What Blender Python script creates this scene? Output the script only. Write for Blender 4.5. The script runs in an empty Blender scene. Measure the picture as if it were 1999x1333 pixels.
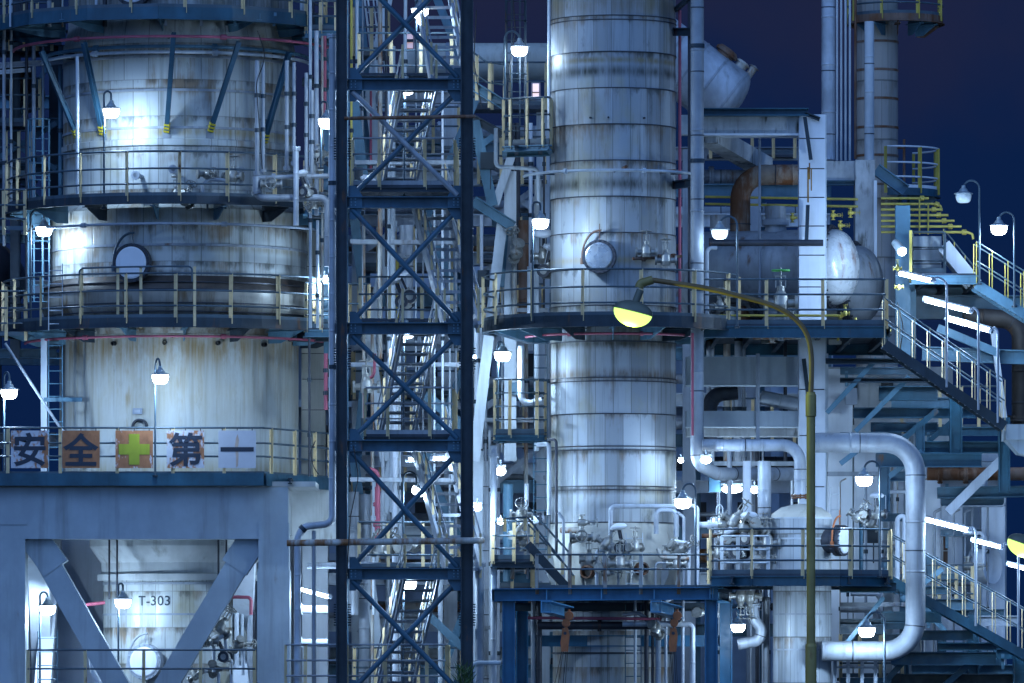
import bpy, math, random
from mathutils import Vector as V, Matrix
R = math.radians
pi = math.pi
random.seed(7)
SC = bpy.context.scene
COL = SC.collection

# ------------------------------------------------------------------ camera
S, D, H0, YH = 80.0, 150.0, 7.0, 1300.0        # photo pixels per metre at Y=0, camera distance, eye height, horizon row
cam = bpy.data.cameras.new('camera')
cam.sensor_width = 36; cam.lens = 36 * D / (1999 / S)
cam.shift_y = (YH - 666.5) / 1999
cam.clip_start = 1; cam.clip_end = 8000
co = bpy.data.objects.new('camera', cam); COL.objects.link(co)
co.location = (0, -D, H0); co.rotation_euler = (R(90), 0, 0)
SC.camera = co

# ------------------------------------------------------------------ sky, twilight, exposure
SC.view_settings.view_transform = 'Standard'; SC.view_settings.look = 'None'
SC.view_settings.exposure = 0.0; SC.view_settings.gamma = 1
SC.cycles.use_denoising = True
SC.cycles.max_bounces = 6; SC.cycles.diffuse_bounces = 3; SC.cycles.glossy_bounces = 3
SC.cycles.sample_clamp_indirect = 6
LAMP = 3.3                                       # one dial for every lamp in the plant
W = bpy.data.worlds.new('World'); SC.world = W; W.use_nodes = True
nt = W.node_tree; nt.nodes.clear()
def nn(nt, t, **k):
    n = nt.nodes.new(t)
    for a, b in k.items():
        if a.startswith('i_'):
            key = a[2:]; n.inputs[int(key) if key.isdigit() else key.replace('_', ' ')].default_value = b
        else: setattr(n, a, b)
    return n
def lk(nt, a, b): nt.links.new(a, b)
tc = nn(nt, 'ShaderNodeTexCoord'); sp = nn(nt, 'ShaderNodeSeparateXYZ'); lk(nt, tc.outputs['Generated'], sp.inputs[0])
mr = nn(nt, 'ShaderNodeMapRange', i_1=0.35, i_2=-0.6, i_3=0.0, i_4=1.0, interpolation_type='SMOOTHSTEP'); lk(nt, sp.outputs[1], mr.inputs[0])
el = nn(nt, 'ShaderNodeMapRange', i_1=0.03, i_2=0.11, i_3=0.0, i_4=1.0); lk(nt, sp.outputs[2], el.inputs[0])
no = nn(nt, 'ShaderNodeTexNoise', i_Scale=22.0, i_Detail=4.0); lk(nt, tc.outputs['Generated'], no.inputs['Vector'])
cl = nn(nt, 'ShaderNodeMapRange', i_1=.36, i_2=.68, i_3=.1, i_4=1.0, interpolation_type='SMOOTHSTEP'); lk(nt, no.outputs[0], cl.inputs[0])
ad = nn(nt, 'ShaderNodeMath', operation='MULTIPLY'); lk(nt, el.outputs[0], ad.inputs[0]); lk(nt, cl.outputs[0], ad.inputs[1])
mx = nn(nt, 'ShaderNodeMix', data_type='RGBA'); mx.inputs[6].default_value = (.0024, .0135, .062, 1); mx.inputs[7].default_value = (.0130, .0172, .052, 1)
lk(nt, ad.outputs[0], mx.inputs[0])
m2 = nn(nt, 'ShaderNodeMix', data_type='RGBA'); m2.inputs[7].default_value = (.205, .445, 1.02, 1)
lk(nt, mr.outputs[0], m2.inputs[0]); lk(nt, mx.outputs[2], m2.inputs[6])
bg = nn(nt, 'ShaderNodeBackground'); lk(nt, m2.outputs[2], bg.inputs[0]); bg.inputs[1].default_value = 1.0
ow = nn(nt, 'ShaderNodeOutputWorld'); lk(nt, bg.outputs[0], ow.inputs[0])
su = bpy.data.lights.new('twilight_sun', 'SUN'); su.energy = .55; su.angle = R(25); su.color = (.35, .55, 1)
so = bpy.data.objects.new('twilight_sun', su); COL.objects.link(so); so.rotation_euler = (R(52), 0, R(-32))

# ------------------------------------------------------------------ pixel <-> world, meshes, things
def d_(Y): return (D + Y) / D
def P(px, py, Y=0.0): return V(((px - 999.5) / S * d_(Y), Y, H0 + (YH - py) / S * d_(Y)))
def L(n, Y=0.0): return n / S * d_(Y)
Z = V((0, 0, 1)); YD = V((0, 1, 0)); XD = V((1, 0, 0))
ORG = {}
def tag(o, label=None, cat=None, group=None, kind=None):
    if label: o['label'] = label
    if cat: o['category'] = cat
    if group: o['group'] = group
    if kind: o['kind'] = kind
    return o
def T(name, label, cat, org, group=None):
    o = bpy.data.objects.new(name, None); o.empty_display_size = .2
    COL.objects.link(o); o.location = org; ORG[o.name] = V(org)
    return tag(o, label, cat, group, 'thing')
def fillet(pts, r, n=6):
    if r <= 0 or len(pts) < 3: return list(pts)
    out = [pts[0]]
    for i in range(1, len(pts) - 1):
        p, a, b = pts[i], pts[i-1] - pts[i], pts[i+1] - pts[i]
        la, lb = a.length, b.length
        if la < 1e-6 or lb < 1e-6: continue
        a /= la; b /= lb
        th = pi - a.angle(b)
        if th < .03: out.append(p); continue
        t = min(r * math.tan(th / 2), la * .49, lb * .49)
        w = math.cos(th / 2); p0, p2 = p + a * t, p + b * t
        for k in range(n + 1):
            u = k / n; c0, c1, c2 = (1-u)**2, 2*u*(1-u)*w, u*u
            out.append((p0*c0 + p*c1 + p2*c2) / (c0 + c1 + c2))
    out.append(pts[-1]); return out
class MB:
    def __init__(s): s.v = []; s.f = []; s.s = []; s.m = []; s.k = 0
    def add(s, vs, fs, sm=False):
        b = len(s.v); s.v += [tuple(v) for v in vs]
        for f in fs: s.f.append([i + b for i in f]); s.s.append(sm); s.m.append(s.k)
        return s
    def box(s, a, b):
        x0, y0, z0 = a; x1, y1, z1 = b
        return s.add([(x0,y0,z0),(x1,y0,z0),(x1,y1,z0),(x0,y1,z0),(x0,y0,z1),(x1,y0,z1),(x1,y1,z1),(x0,y1,z1)],
            [(0,3,2,1),(4,5,6,7),(0,1,5,4),(1,2,6,5),(2,3,7,6),(3,0,4,7)])
    def rect(s, px0, py0, px1, py1, Y, dep):            # photo rectangle at depth Y, extruded backwards by dep
        a, b = P(px0, py1, Y), P(px1, py0, Y)
        return s.box((a.x, Y, a.z), (b.x, Y + dep, b.z))
    def frame(s, p, q, up):
        t = (q - p).normalized(); u = V(up)
        if abs(t.dot(u)) > .97: u = YD if abs(t.dot(YD)) < .9 else XD
        a = t.cross(u).normalized(); return t, a, a.cross(t).normalized()
    def bar(s, p, q, w, h, up=Z, off=(0, 0)):           # w across, h along up
        p, q = V(p), V(q); t, a, b = s.frame(p, q, up)
        o = a * off[0] + b * off[1]; vs = []
        for e in (p + o, q + o):
            for i, j in ((-1,-1),(1,-1),(1,1),(-1,1)): vs.append(e + a*(i*w/2) + b*(j*h/2))
        return s.add(vs, [(0,1,2,3),(7,6,5,4),(0,4,5,1),(1,5,6,2),(2,6,7,3),(3,7,4,0)])
    def hb(s, p, q, w, h, up=Z, t=.03):                 # H section, web in the up direction
        s.bar(p, q, t, h - 2*t, up); s.bar(p, q, w, t, up, (0, h/2 - t/2)); return s.bar(p, q, w, t, up, (0, -h/2 + t/2))
    def ub(s, p, q, w, h, up=Z, t=.025):                # channel
        s.bar(p, q, t, h, up, (-w/2 + t/2, 0)); s.bar(p, q, w - t, t, up, (t/2, h/2 - t/2)); return s.bar(p, q, w - t, t, up, (t/2, -h/2 + t/2))
    def la(s, p, q, w, up=Z, t=.018):                   # angle iron
        s.bar(p, q, t, w, up, (-w/2, 0)); return s.bar(p, q, w, t, up, (0, -w/2))
    def tube(s, pts, r, seg=10, bend=0, closed=False, laps=0, cap=True):
        pts = fillet([V(p) for p in pts], bend)
        rr = [r] * len(pts)
        if laps:
            np_, nr = [pts[0]], [r]
            for i in range(1, len(pts)):
                a, b = pts[i-1], pts[i]; l = (b - a).length; n = int(l // laps)
                for k in range(1, n + 1):
                    c = k * l / (n + 1)
                    for e, f in ((-.04, 1), (-.021, 1), (-.018, 1.03), (.018, 1.03), (.021, 1), (.04, 1)): np_.append(a + (b - a) * ((c + e) / l)); nr.append(r * f)
                np_.append(b); nr.append(r)
            pts, rr = np_, nr
        n = len(pts); vs = []; t0 = (pts[1] - pts[0]).normalized()
        u = t0.orthogonal().normalized()
        if abs(t0.z) < .9: u = t0.cross(Z).normalized()
        for i, p in enumerate(pts):
            if closed: t = (pts[(i+1) % n] - pts[i-1]).normalized()
            else: t = (pts[min(i+1, n-1)] - pts[max(i-1, 0)]).normalized()
            u = (u - t * u.dot(t)).normalized(); w = t.cross(u)
            for k in range(seg):
                a = 2*pi*k/seg; vs.append(p + (u*math.cos(a) + w*math.sin(a)) * rr[i])
        fs = []
        for i in range(n if closed else n - 1):
            for k in range(seg):
                j = (i + 1) % n; k2 = (k + 1) % seg
                fs.append((i*seg+k, i*seg+k2, j*seg+k2, j*seg+k))
        s.add(vs, fs, True)
        if cap and not closed: s.add(vs[:seg][::-1], [tuple(range(seg))]); s.add(vs[-seg:], [tuple(range(seg))])
        return s
    def rev(s, prof, p, ax=Z, seg=32, a0=0, a1=360, share=False, ref=None):   # prof: (radius, distance along axis)
        ax = V(ax).normalized(); u = V(ref) if ref else (XD if abs(ax.x) < .9 else YD)
        u = (u - ax * u.dot(ax)).normalized(); w = ax.cross(u); p = V(p)
        full = abs(a1 - a0) >= 360; n = seg if full else seg + 1
        ring = lambda r, h: [p + ax*h + (u*math.cos(a) + w*math.sin(a))*r for a in (R(a0 + (a1 - a0)*k/seg) for k in range(n))]
        qs = lambda o: [(o+k, o+(k+1) % n, o+n+(k+1) % n, o+n+k) for k in range(seg)]
        if share:
            vs = []; fs = []
            for i, (r, h) in enumerate(prof): vs += ring(max(r, 1e-4), h)
            for i in range(len(prof) - 1): fs += qs(i*n)
            return s.add(vs, fs, True)
        for (r0, h0), (r1, h1) in zip(prof, prof[1:]): s.add(ring(max(r0, 1e-4), h0) + ring(max(r1, 1e-4), h1), qs(0), True)
        return s
    def cyl(s, p, q, r, seg=16, r2=None):
        p, q = V(p), V(q); l = (q - p).length; r2 = r if r2 is None else r2
        return s.rev([(0, 0), (r, 0), (r2, l), (0, l)], p, q - p, seg)
    def ball(s, c, r, seg=14, n=8, sz=1, h0=-90, h1=90):
        return s.rev([(r*math.cos(R(h0+(h1-h0)*i/n)), r*sz*math.sin(R(h0+(h1-h0)*i/n))) for i in range(n+1)], c, Z, seg, share=True)
    def slab(s, pts, z0, z1):                           # horizontal polygon (x, y) between two heights
        n = len(pts); vs = [(x, y, z0) for x, y in pts] + [(x, y, z1) for x, y in pts]
        return s.add(vs, [tuple(range(n))[::-1], tuple(range(n, 2*n))] + [(i, (i+1) % n, n+(i+1) % n, n+i) for i in range(n)])
    def plate(s, pts, nrm, th):                         # flat polygon of world points, given thickness along nrm
        o = V(nrm).normalized() * th; n = len(pts); vs = [V(p) for p in pts] + [V(p) + o for p in pts]
        return s.add(vs, [tuple(range(n)), tuple(range(n, 2*n))[::-1]] + [(i, n+i, n+(i+1) % n, (i+1) % n) for i in range(n)])
    def B(s, name, mat, parent=None, label=None, cat=None, group=None, kind=None, org=None):
        me = bpy.data.meshes.new(name)
        if parent is not None:
            q = parent
            while q.parent: q = q.parent
            o0 = ORG[q.name]
        elif org is not None: o0 = V(org)
        else:
            xs = [[v[i] for v in s.v] for i in range(3)]
            o0 = V(((min(xs[0])+max(xs[0]))/2, (min(xs[1])+max(xs[1]))/2, min(xs[2])))
        me.from_pydata([(x-o0.x, y-o0.y, z-o0.z) for x, y, z in s.v], [], s.f)
        me.polygons.foreach_set('use_smooth', s.s); me.polygons.foreach_set('material_index', s.m)
        for m in (mat if isinstance(mat, (list, tuple)) else [mat]): me.materials.append(m)
        me.update()
        o = bpy.data.objects.new(name, me); COL.objects.link(o)
        if parent is not None: o.parent = parent
        else: o.location = o0; ORG[o.name] = o0
        return tag(o, label, cat, group, kind)
def dup(root, loc, label=None, group=None, rz=None):
    r = root.copy(); COL.objects.link(r); r.location = loc; ORG[r.name] = V(loc)
    if rz is not None: r.rotation_euler = (0, 0, rz)
    if label: r['label'] = label
    if group: r['group'] = group
    for ch in list(root.children):
        c = ch.copy(); COL.objects.link(c); c.parent = r
        for g in list(ch.children):
            e = g.copy(); COL.objects.link(e); e.parent = c
    return r

# ------------------------------------------------------------------ materials (all procedural)
def base_mat(name):
    m = bpy.data.materials.new(name); m.use_nodes = True; nt = m.node_tree
    return m, nt, nt.nodes['Principled BSDF']
def mth(nt, op, a, b=None):
    n = nn(nt, 'ShaderNodeMath', operation=op)
    for i, x in enumerate((a, b)):
        if x is None: continue
        if isinstance(x, (int, float)): n.inputs[i].default_value = x
        else: lk(nt, x, n.inputs[i])
    return n.outputs[0]
def mixc(nt, f, a, b, mode='MIX'):
    n = nn(nt, 'ShaderNodeMix', data_type='RGBA', blend_type=mode)
    for i, x in ((0, f), (6, a), (7, b)):
        if isinstance(x, (int, float)): n.inputs[i].default_value = x
        elif isinstance(x, tuple): n.inputs[i].default_value = (*x[:3], 1)
        else: lk(nt, x, n.inputs[i])
    return n.outputs[2]
def noise(nt, vec, sc, scale=1.0, det=4, rough=.6):
    mp = nn(nt, 'ShaderNodeMapping'); mp.inputs['Scale'].default_value = sc; lk(nt, vec, mp.inputs[0])
    n = nn(nt, 'ShaderNodeTexNoise'); n.inputs['Scale'].default_value = scale; n.inputs['Detail'].default_value = det; n.inputs['Roughness'].default_value = rough
    lk(nt, mp.outputs[0], n.inputs['Vector']); return n.outputs[0]
def ramp(nt, x, a, b, lo=0., hi=1.):
    n = nn(nt, 'ShaderNodeMapRange', interpolation_type='SMOOTHSTEP', i_1=a, i_2=b, i_3=lo, i_4=hi); lk(nt, x, n.inputs[0]); return n.outputs[0]
RUST = (.13, .052, .018)
def mat(name, col, rough=.5, metal=0., var=.25, rust=.0, rcol=RUST, dirt=.25, sc=1., bump=.0, spec=.4):
    m, nt, b = base_mat(name); ob = nn(nt, 'ShaderNodeTexCoord').outputs['Object']
    c = mixc(nt, ramp(nt, noise(nt, ob, (sc, sc, sc*.7), 1.3), .3, .75), tuple(x*(1-var) for x in col), tuple(min(1, x*(1+var*.5)) for x in col))
    if dirt: c = mixc(nt, ramp(nt, noise(nt, ob, (5*sc, 5*sc, .35*sc), 1.0, 5), .5, .78, 0, dirt), c, tuple(x*.30 for x in (col[0]*1.1, col[1], col[2]*.8)))
    ro = ramp(nt, noise(nt, ob, (7*sc,)*3, 1.0), .2, .8, max(0, rough-.12), min(1, rough+.15))
    if rust:
        a = noise(nt, ob, (4*sc, 4*sc, .6*sc), 1.0, 6, .7); e = noise(nt, ob, (1.1*sc,)*3, 1.0, 2)
        f = ramp(nt, mth(nt, 'ADD', mth(nt, 'MULTIPLY', a, .6), mth(nt, 'MULTIPLY', e, .5)), .72 - rust*.34, .84 - rust*.30)
        c = mixc(nt, f, c, rcol); mr = nn(nt, 'ShaderNodeMapRange', i_3=metal, i_4=0.); lk(nt, f, mr.inputs[0]); lk(nt, mr.outputs[0], b.inputs['Metallic'])
    else: b.inputs['Metallic'].default_value = metal
    lk(nt, c, b.inputs['Base Color']); lk(nt, ro, b.inputs['Roughness']); b.inputs['Specular IOR Level'].default_value = spec
    if bump:
        bp = nn(nt, 'ShaderNodeBump', i_Strength=bump, i_Distance=.02); lk(nt, noise(nt, ob, (9,)*3, 1.0, 5), bp.inputs['Height']); lk(nt, bp.outputs[0], b.inputs['Normal'])
    return m
def clad(name, col, n, h, zoff=0., rough=.42, metal=.35, rust=.3, tilt=.12, pv=.3, dirt=.5, seam=.5, rcol=(.17, .10, .04), bands=(), wash=.35, seamh=1.):
    """sheet-metal cladding round a vertical axis at the object's origin: n sheets round, courses h high"""
    m, nt, b = base_mat(name); ob = nn(nt, 'ShaderNodeTexCoord').outputs['Object']
    s = nn(nt, 'ShaderNodeSeparateXYZ'); lk(nt, ob, s.inputs[0])
    ang = mth(nt, 'MULTIPLY', mth(nt, 'ARCTAN2', s.outputs[1], s.outputs[0]), n / (2*pi))
    bz = mth(nt, 'MULTIPLY', mth(nt, 'ADD', s.outputs[2], zoff), 1/h); fb = mth(nt, 'FLOOR', bz)
    wn0 = nn(nt, 'ShaderNodeTexWhiteNoise', noise_dimensions='1D'); lk(nt, mth(nt, 'FLOOR', mth(nt, 'MULTIPLY', fb, .34)), wn0.inputs['W'])
    ang = mth(nt, 'ADD', ang, wn0.outputs[0]); fa = mth(nt, 'FLOOR', ang)
    cx = nn(nt, 'ShaderNodeCombineXYZ'); lk(nt, fa, cx.inputs[0]); lk(nt, fb, cx.inputs[1])
    wn = nn(nt, 'ShaderNodeTexWhiteNoise', noise_dimensions='2D'); lk(nt, cx.outputs[0], wn.inputs['Vector'])
    rv = wn.outputs['Value']
    wnb = nn(nt, 'ShaderNodeTexWhiteNoise', noise_dimensions='1D'); lk(nt, fa, wnb.inputs['W'])
    rv2 = mth(nt, 'ADD', mth(nt, 'MULTIPLY', rv, .6), mth(nt, 'MULTIPLY', wnb.outputs[0], .4))
    c = mixc(nt, rv2, tuple(x*(1-pv) for x in col), tuple(min(1, x*(1+pv*.6)) for x in col))
    c = mixc(nt, ramp(nt, noise(nt, ob, (.9, .9, .5), 1.0, 4), .5, .72, 0, wash), c, (.34, .31, .20))
    # long vertical weathering streaks
    st = noise(nt, ob, (6, 6, .22), 1.0, 5, .65)
    c = mixc(nt, ramp(nt, st, .48, .75, 0, dirt), c, (col[0]*.32, col[1]*.31, col[2]*.26))
    big = noise(nt, ob, (.5, .5, .8), 1.0, 3)
    ru = mth(nt, 'ADD', mth(nt, 'MULTIPLY', noise(nt, ob, (3.2, 3.2, .35), 1.0, 6, .7), .62), mth(nt, 'MULTIPLY', big, .5))
    # rust and grime run down from each course joint
    fz = mth(nt, 'FRACT', bz); run = ramp(nt, fz, .45, 1.0, 0, .10)
    ru = mth(nt, 'ADD', ru, run)
    f = ramp(nt, ru, .76 - rust*.3, .92 - rust*.26, 0, .85); c = mixc(nt, f, c, rcol)
    g = mth(nt, 'ADD', noise(nt, ob, (2.5, 2.5, .9), 1.0, 5, .7), ramp(nt, fz, .72, 1.0, 0, .16))
    c = mixc(nt, ramp(nt, g, .58, .80, 0, dirt*.9), c, (.035, .036, .028))
    for zc, hw, bc, am in bands:                         # old spills and rust below leaking joints
        d = mth(nt, 'ABSOLUTE', mth(nt, 'SUBTRACT', s.outputs[2], zc)); w0 = ramp(nt, d, 0, hw, 1, 0)
        w1 = ramp(nt, noise(nt, ob, (1.5, 1.5, .5), 1.0, 5, .7), .26, .54); w2 = ramp(nt, noise(nt, ob, (9, 9, .5), 1.0, 4, .7), .3, .7, .4, 1)
        c = mixc(nt, mth(nt, 'MULTIPLY', mth(nt, 'MULTIPLY', w0, am), mth(nt, 'MULTIPLY', w1, w2)), c, bc)
    # lap joints
    ds = mth(nt, 'ABSOLUTE', mth(nt, 'SUBTRACT', mth(nt, 'FRACT', ang), .5)); sv = ramp(nt, ds, .470, .49, 0, seam)
    dz = mth(nt, 'ABSOLUTE', mth(nt, 'SUBTRACT', fz, .5)); sh = ramp(nt, dz, .478, .493, 0, seam*1.2*seamh)
    sm = mth(nt, 'MAXIMUM', sv, sh); c = mixc(nt, sm, c, (.05, .045, .035))
    lk(nt, c, b.inputs['Base Color'])
    mr = nn(nt, 'ShaderNodeMapRange', i_3=metal, i_4=0.); lk(nt, mth(nt, 'MAXIMUM', f, sm), mr.inputs[0]); lk(nt, mr.outputs[0], b.inputs['Metallic'])
    lk(nt, ramp(nt, rv, 0, 1, rough-.12, rough+.18), b.inputs['Roughness'])
    # each sheet sits a little out of true
    gm = nn(nt, 'ShaderNodeNewGeometry'); vs = nn(nt, 'ShaderNodeVectorMath', operation='SUBTRACT'); lk(nt, wn.outputs['Color'], vs.inputs[0]); vs.inputs[1].default_value = (.5, .5, .5)
    vm = nn(nt, 'ShaderNodeVectorMath', operation='MULTIPLY'); lk(nt, vs.outputs[0], vm.inputs[0]); vm.inputs[1].default_value = (tilt, tilt, tilt*.5)
    va = nn(nt, 'ShaderNodeVectorMath', operation='ADD'); lk(nt, gm.outputs['Normal'], va.inputs[0]); lk(nt, vm.outputs[0], va.inputs[1])
    vn = nn(nt, 'ShaderNodeVectorMath', operation='NORMALIZE'); lk(nt, va.outputs[0], vn.inputs[0])
    bp = nn(nt, 'ShaderNodeBump', i_Strength=.35, i_Distance=.03); lk(nt, vn.outputs[0], bp.inputs['Normal'])
    lk(nt, mth(nt, 'SUBTRACT', noise(nt, ob, (2.2, 2.2, 1.1), 1.0, 3), mth(nt, 'MULTIPLY', sm, .4)), bp.inputs['Height']); lk(nt, bp.outputs[0], b.inputs['Normal'])
    return m
def glow(name, col, st, bc=(.8, .85, .9)):
    m, nt, b = base_mat(name); b.inputs['Base Color'].default_value = (*bc, 1)
    b.inputs['Emission Color'].default_value = (*col, 1); b.inputs['Emission Strength'].default_value = st; return m
CW = (.48, .71, 1.0)                                    # cold white of the plant's lamps
M = dict(
 blue=mat('blue_paint', (.022, .085, .135), .42, 0, .4, .22, dirt=.4),
 bluel=mat('pale_blue_paint', (.085, .19, .27), .45, 0, .3, .12, dirt=.4),
 navy=mat('dark_steel', (.019, .036, .054), .45, 0, .4, .28, dirt=.4),
 grey=mat('grey_paint', (.30, .34, .40), .45, 0, .25, .16, dirt=.5),
 tower=mat('tower_blue_paint', (.033, .100, .160), .4, 0, .4, .24, dirt=.4),
 hoist=mat('bright_blue_paint', (.026, .145, .28), .4, 0, .3, .12, dirt=.35), hoistl=mat('sky_blue_paint', (.09, .28, .46), .4, 0, .25, .1, dirt=.3),
 pale=mat('pale_grey_paint', (.50, .55, .60), .5, 0, .2, .12, dirt=.45),
 white=mat('white_panel', (.66, .70, .76), .45, 0, .12, .06, dirt=.25),
 rail=mat('shaded_rail_paint', (.06, .095, .125), .4, 0, .3, .22, dirt=.3),  # dark tone carries the rails' shade; the yellow posts show their coat lit
 post=mat('faded_yellow_paint', (.68, .53, .30), .5, 0, .25, .30, dirt=.4, sc=2),
 yell=mat('yellow_paint', (.50, .40, .08), .45, 0, .2, .12, sc=2),
 hazy=mat('hazard_yellow', (.58, .45, .03), .4, 0, .1, 0, dirt=.1),
 black=mat('black_paint', (.012, .013, .016), .4, 0, .2, 0),
 alu=mat('aluminium_jacket', (.44, .48, .54), .46, .2, .35, .24, dirt=.6),
 aluf=mat('dull_jacket', (.31, .34, .38), .52, .15, .3, .24, dirt=.6),
 rust=mat('rusty_steel', (.20, .13, .10), .7, .05, .35, .7, (.13, .052, .022), dirt=.4),
 rusth=mat('half_rusted_jacket', (.44, .43, .40), .5, .1, .3, .62, (.22, .095, .035), dirt=.5), rustp=mat('rust_brown_pipe', (.34, .26, .20), .6, .05, .35, .80, (.17, .065, .025), dirt=.5),
 dark=mat('dark_pipe', (.045, .05, .065), .45, .2, .4, .25, dirt=.3),
 pink=mat('red_fire_pipe', (.42, .10, .15), .5, 0, .3, .12),
 conc=mat('painted_concrete', (.33, .385, .43), .62, 0, .18, .12, (.20, .17, .13), dirt=.45, sc=.7, bump=.15),
 conw=mat('stained_concrete', (.50, .52, .52), .7, 0, .25, .22, (.17, .13, .08), dirt=.55, sc=.8, bump=.25),
 mould=mat('mouldy_concrete', (.44, .46, .48), .75, 0, .3, .45, (.07, .075, .07), dirt=.6, sc=1.3, bump=.3),
 wall=mat('rear_wall', (.36, .41, .48), .7, 0, .3, .12, dirt=.5, sc=.6),
 orange=mat('orange_paint', (.42, .13, .045), .5, 0, .3, .22, sc=3),
 brass=mat('weathered_fittings', (.35, .35, .33), .4, .5, .4, .3, sc=4),
 grate=mat('grating', (.05, .065, .09), .55, .2, .4, .2),
 pole=mat('yellow_green_pole', (.27, .22, .075), .45, 0, .3, .34, (.15, .06, .018), sc=1.5),
 lamp=mat('lamp_housing', (.34, .40, .44), .35, .3, .2, .05, sc=5),
 glass=mat('lamp_glass', (.55, .60, .62), .2, 0, .1, 0),
 rope=mat('wire_rope', (.04, .04, .045), .5, .4, .2, .2),
 win=mat('blind_panel', (.75, .62, .66), .6, 0, .05, 0),
 beige=mat('beige_jacket', (.50, .49, .44), .6, 0, .2, .2, dirt=.4),
 shell=clad('column_base_render', (.47, .50, .49), 7, 9., 4., rust=.50, metal=0, rough=.6, tilt=.01, pv=.10, dirt=.5, seam=.15, wash=.35, rcol=(.27, .185, .07), bands=[((1420-y)/80*1.0287, h/80, c, m) for y, h, c, m in ((690, 60, (.22, .14, .05), 1.), (760, 130, (.26, .19, .08), .5), (930, 40, (.3, .24, .11), .7))]),
 conem=mat('brushed_cover', (.50, .54, .58), .28, .7, .6, 0, dirt=.5, sc=.9),
 belt=mat('rust_dark_belt', (.050, .042, .038), .55, .1, .5, .42, (.11, .055, .028), dirt=.5, sc=.8),
 bulge=mat('stained_bulge', (.31, .30, .27), .45, .15, .35, .58, (.13, .085, .045), dirt=.75, sc=.8),
 head=mat('exchanger_head', (.58, .60, .62), .28, .12, .15, .34, (.20, .075, .04), dirt=.35, sc=.7), armp=mat('brown_arm_paint', (.20, .125, .05), .5, 0, .3, .4, (.13, .05, .018), sc=1.5), green=mat('green_wheel', (.10, .42, .10), .4, 0, .2, .05, sc=3), ink=mat('sign_ink', (.022, .032, .055), .5, 0, .3, 0, dirt=.2), shade=mat('dark_lamp_shade', (.13, .14, .11), .45, .1, .2, .1),
 soil=mat('yard_asphalt', (.05, .05, .055), .85, 0, .3, 0, sc=.2),
 leaf=mat('leaf', (.05, .10, .025), .55, 0, .4, 0, dirt=0, sc=3),
 cladc=clad('column_cladding', (.37, .40, .43), 22, .875, .025, rust=.50, metal=.08, rough=.52, tilt=.20, pv=.46, dirt=.85, wash=.7, seamh=0, bands=[((1860-y)/80, h/80, c, m) for y, h, c, m in
    ((150, 16, (.02, .022, .015), 1.), (368, 18, (.02, .022, .015), 1.), (737, 20, (.13, .08, .035), 1.), (128, 9, (.22, .16, .05), .9), (515, 12, (.40, .28, .09), .6), (884, 9, (.03, .03, .025), .9), (960, 11, (.03, .03, .025), .9), (20, 50, (.18, .12, .05), .7), (676, 14, (.05, .05, .03), .9), (600, 40, (.20, .17, .10), .5))]),
 cladl=clad('tower_cladding', (.44, .47, .47), 28, .90, .2, rust=.54, tilt=.06, pv=.16, metal=.08, rough=.50, dirt=.8, wash=.8, seamh=.5, bands=[((1420-y)/80*1.0287, h/80, c, m) for y, h, c, m in
    ((276, 14, (.30, .22, .08), .9), (308, 10, (.05, .05, .05), .8), (195, 8, (.24, .17, .07), .8), (120, 30, (.16, .13, .09), .9), (500, 12, (.2, .15, .08), .8), (440, 20, (.22, .16, .08), .8), (548, 10, (.06, .05, .04), .9), (20, 60, (.06, .055, .05), .9))]),
 clads=clad('small_cladding', (.40, .44, .48), 12, 1.1, .1, rust=.42, tilt=.14, pv=.3, metal=.1, rough=.52, dirt=.75),
 cladr=clad('rear_cladding', (.36, .34, .32), 9, 1.55, .3, rust=.30, metal=.15, rough=.55, pv=.2),
 glow=glow('lit_globe', (.80, .92, 1.), 22), glowd=glow('dim_globe', (.75, .9, 1.), 1.6), tubeg=glow('lit_tube', (.80, .92, 1.), 14),
 sod=glow('sodium_globe', (.60, 1.0, .23), 1.6, (.08, .08, .02)), warm=glow('lit_far_window', (1., .75, .7), .9), worange=glow('lit_orange_window', (1., .5, .25), .35),
)
g = MB(); g.box((-3500, -400, -.3), (3500, 6000, 0)); g.B('ground', M['soil'], kind='structure')
# ------------------------------------------------------------------ builders
def fy(cx, Y, r, px):                                   # depth of the near side of a circle (photo units) at column px
    dx = (px - cx); return Y - L(math.sqrt(max(r*r - dx*dx, 0)), Y)
def resample(pts, step):
    out = []; ln = [(pts[i+1]-pts[i]).length for i in range(len(pts)-1)]; tot = sum(ln); n = max(1, round(tot/step))
    for k in range(n+1):
        t = k/n*tot; i = 0
        while i < len(ln)-1 and t > ln[i]: t -= ln[i]; i += 1
        out.append((pts[i].lerp(pts[i+1], t/ln[i]), (pts[i+1]-pts[i]).normalized()))
    return out
def rails(par, pts, h=1.1, step=1.2, hs=(1., .62, .28), posts=None, pw=.08, rm='rail', pm='post', r=.027, toe=.1):
    pts = [V(p) for p in pts]
    for k in hs: MB().tube([p + Z*(h*k) for p in pts], r, 6, bend=.05 if k == 1 else 0).B('rail', M[rm], par)
    for p, t in (resample(pts, step) if posts is None else posts):
        p = p + t*random.uniform(-.05, .05)*step; tl = t*random.uniform(-.012, .012)
        a = p + Z*-.12; p = p + tl; t = V((t.x, t.y, 0)).normalized(); g = MB()
        g.bar(a, p + Z*h, pw, .012, t.cross(Z)); g.bar(a, p + Z*h, .012, pw*.8, t.cross(Z), (pw*.45, pw*.4)); g.B('post', M[pm], par)
    if toe:
        g = MB()
        for a, b in zip(pts, pts[1:]): g.bar(a + Z*toe/2, b + Z*toe/2, .01, toe)
        g.B('toe_board', M[rm], par)
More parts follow.
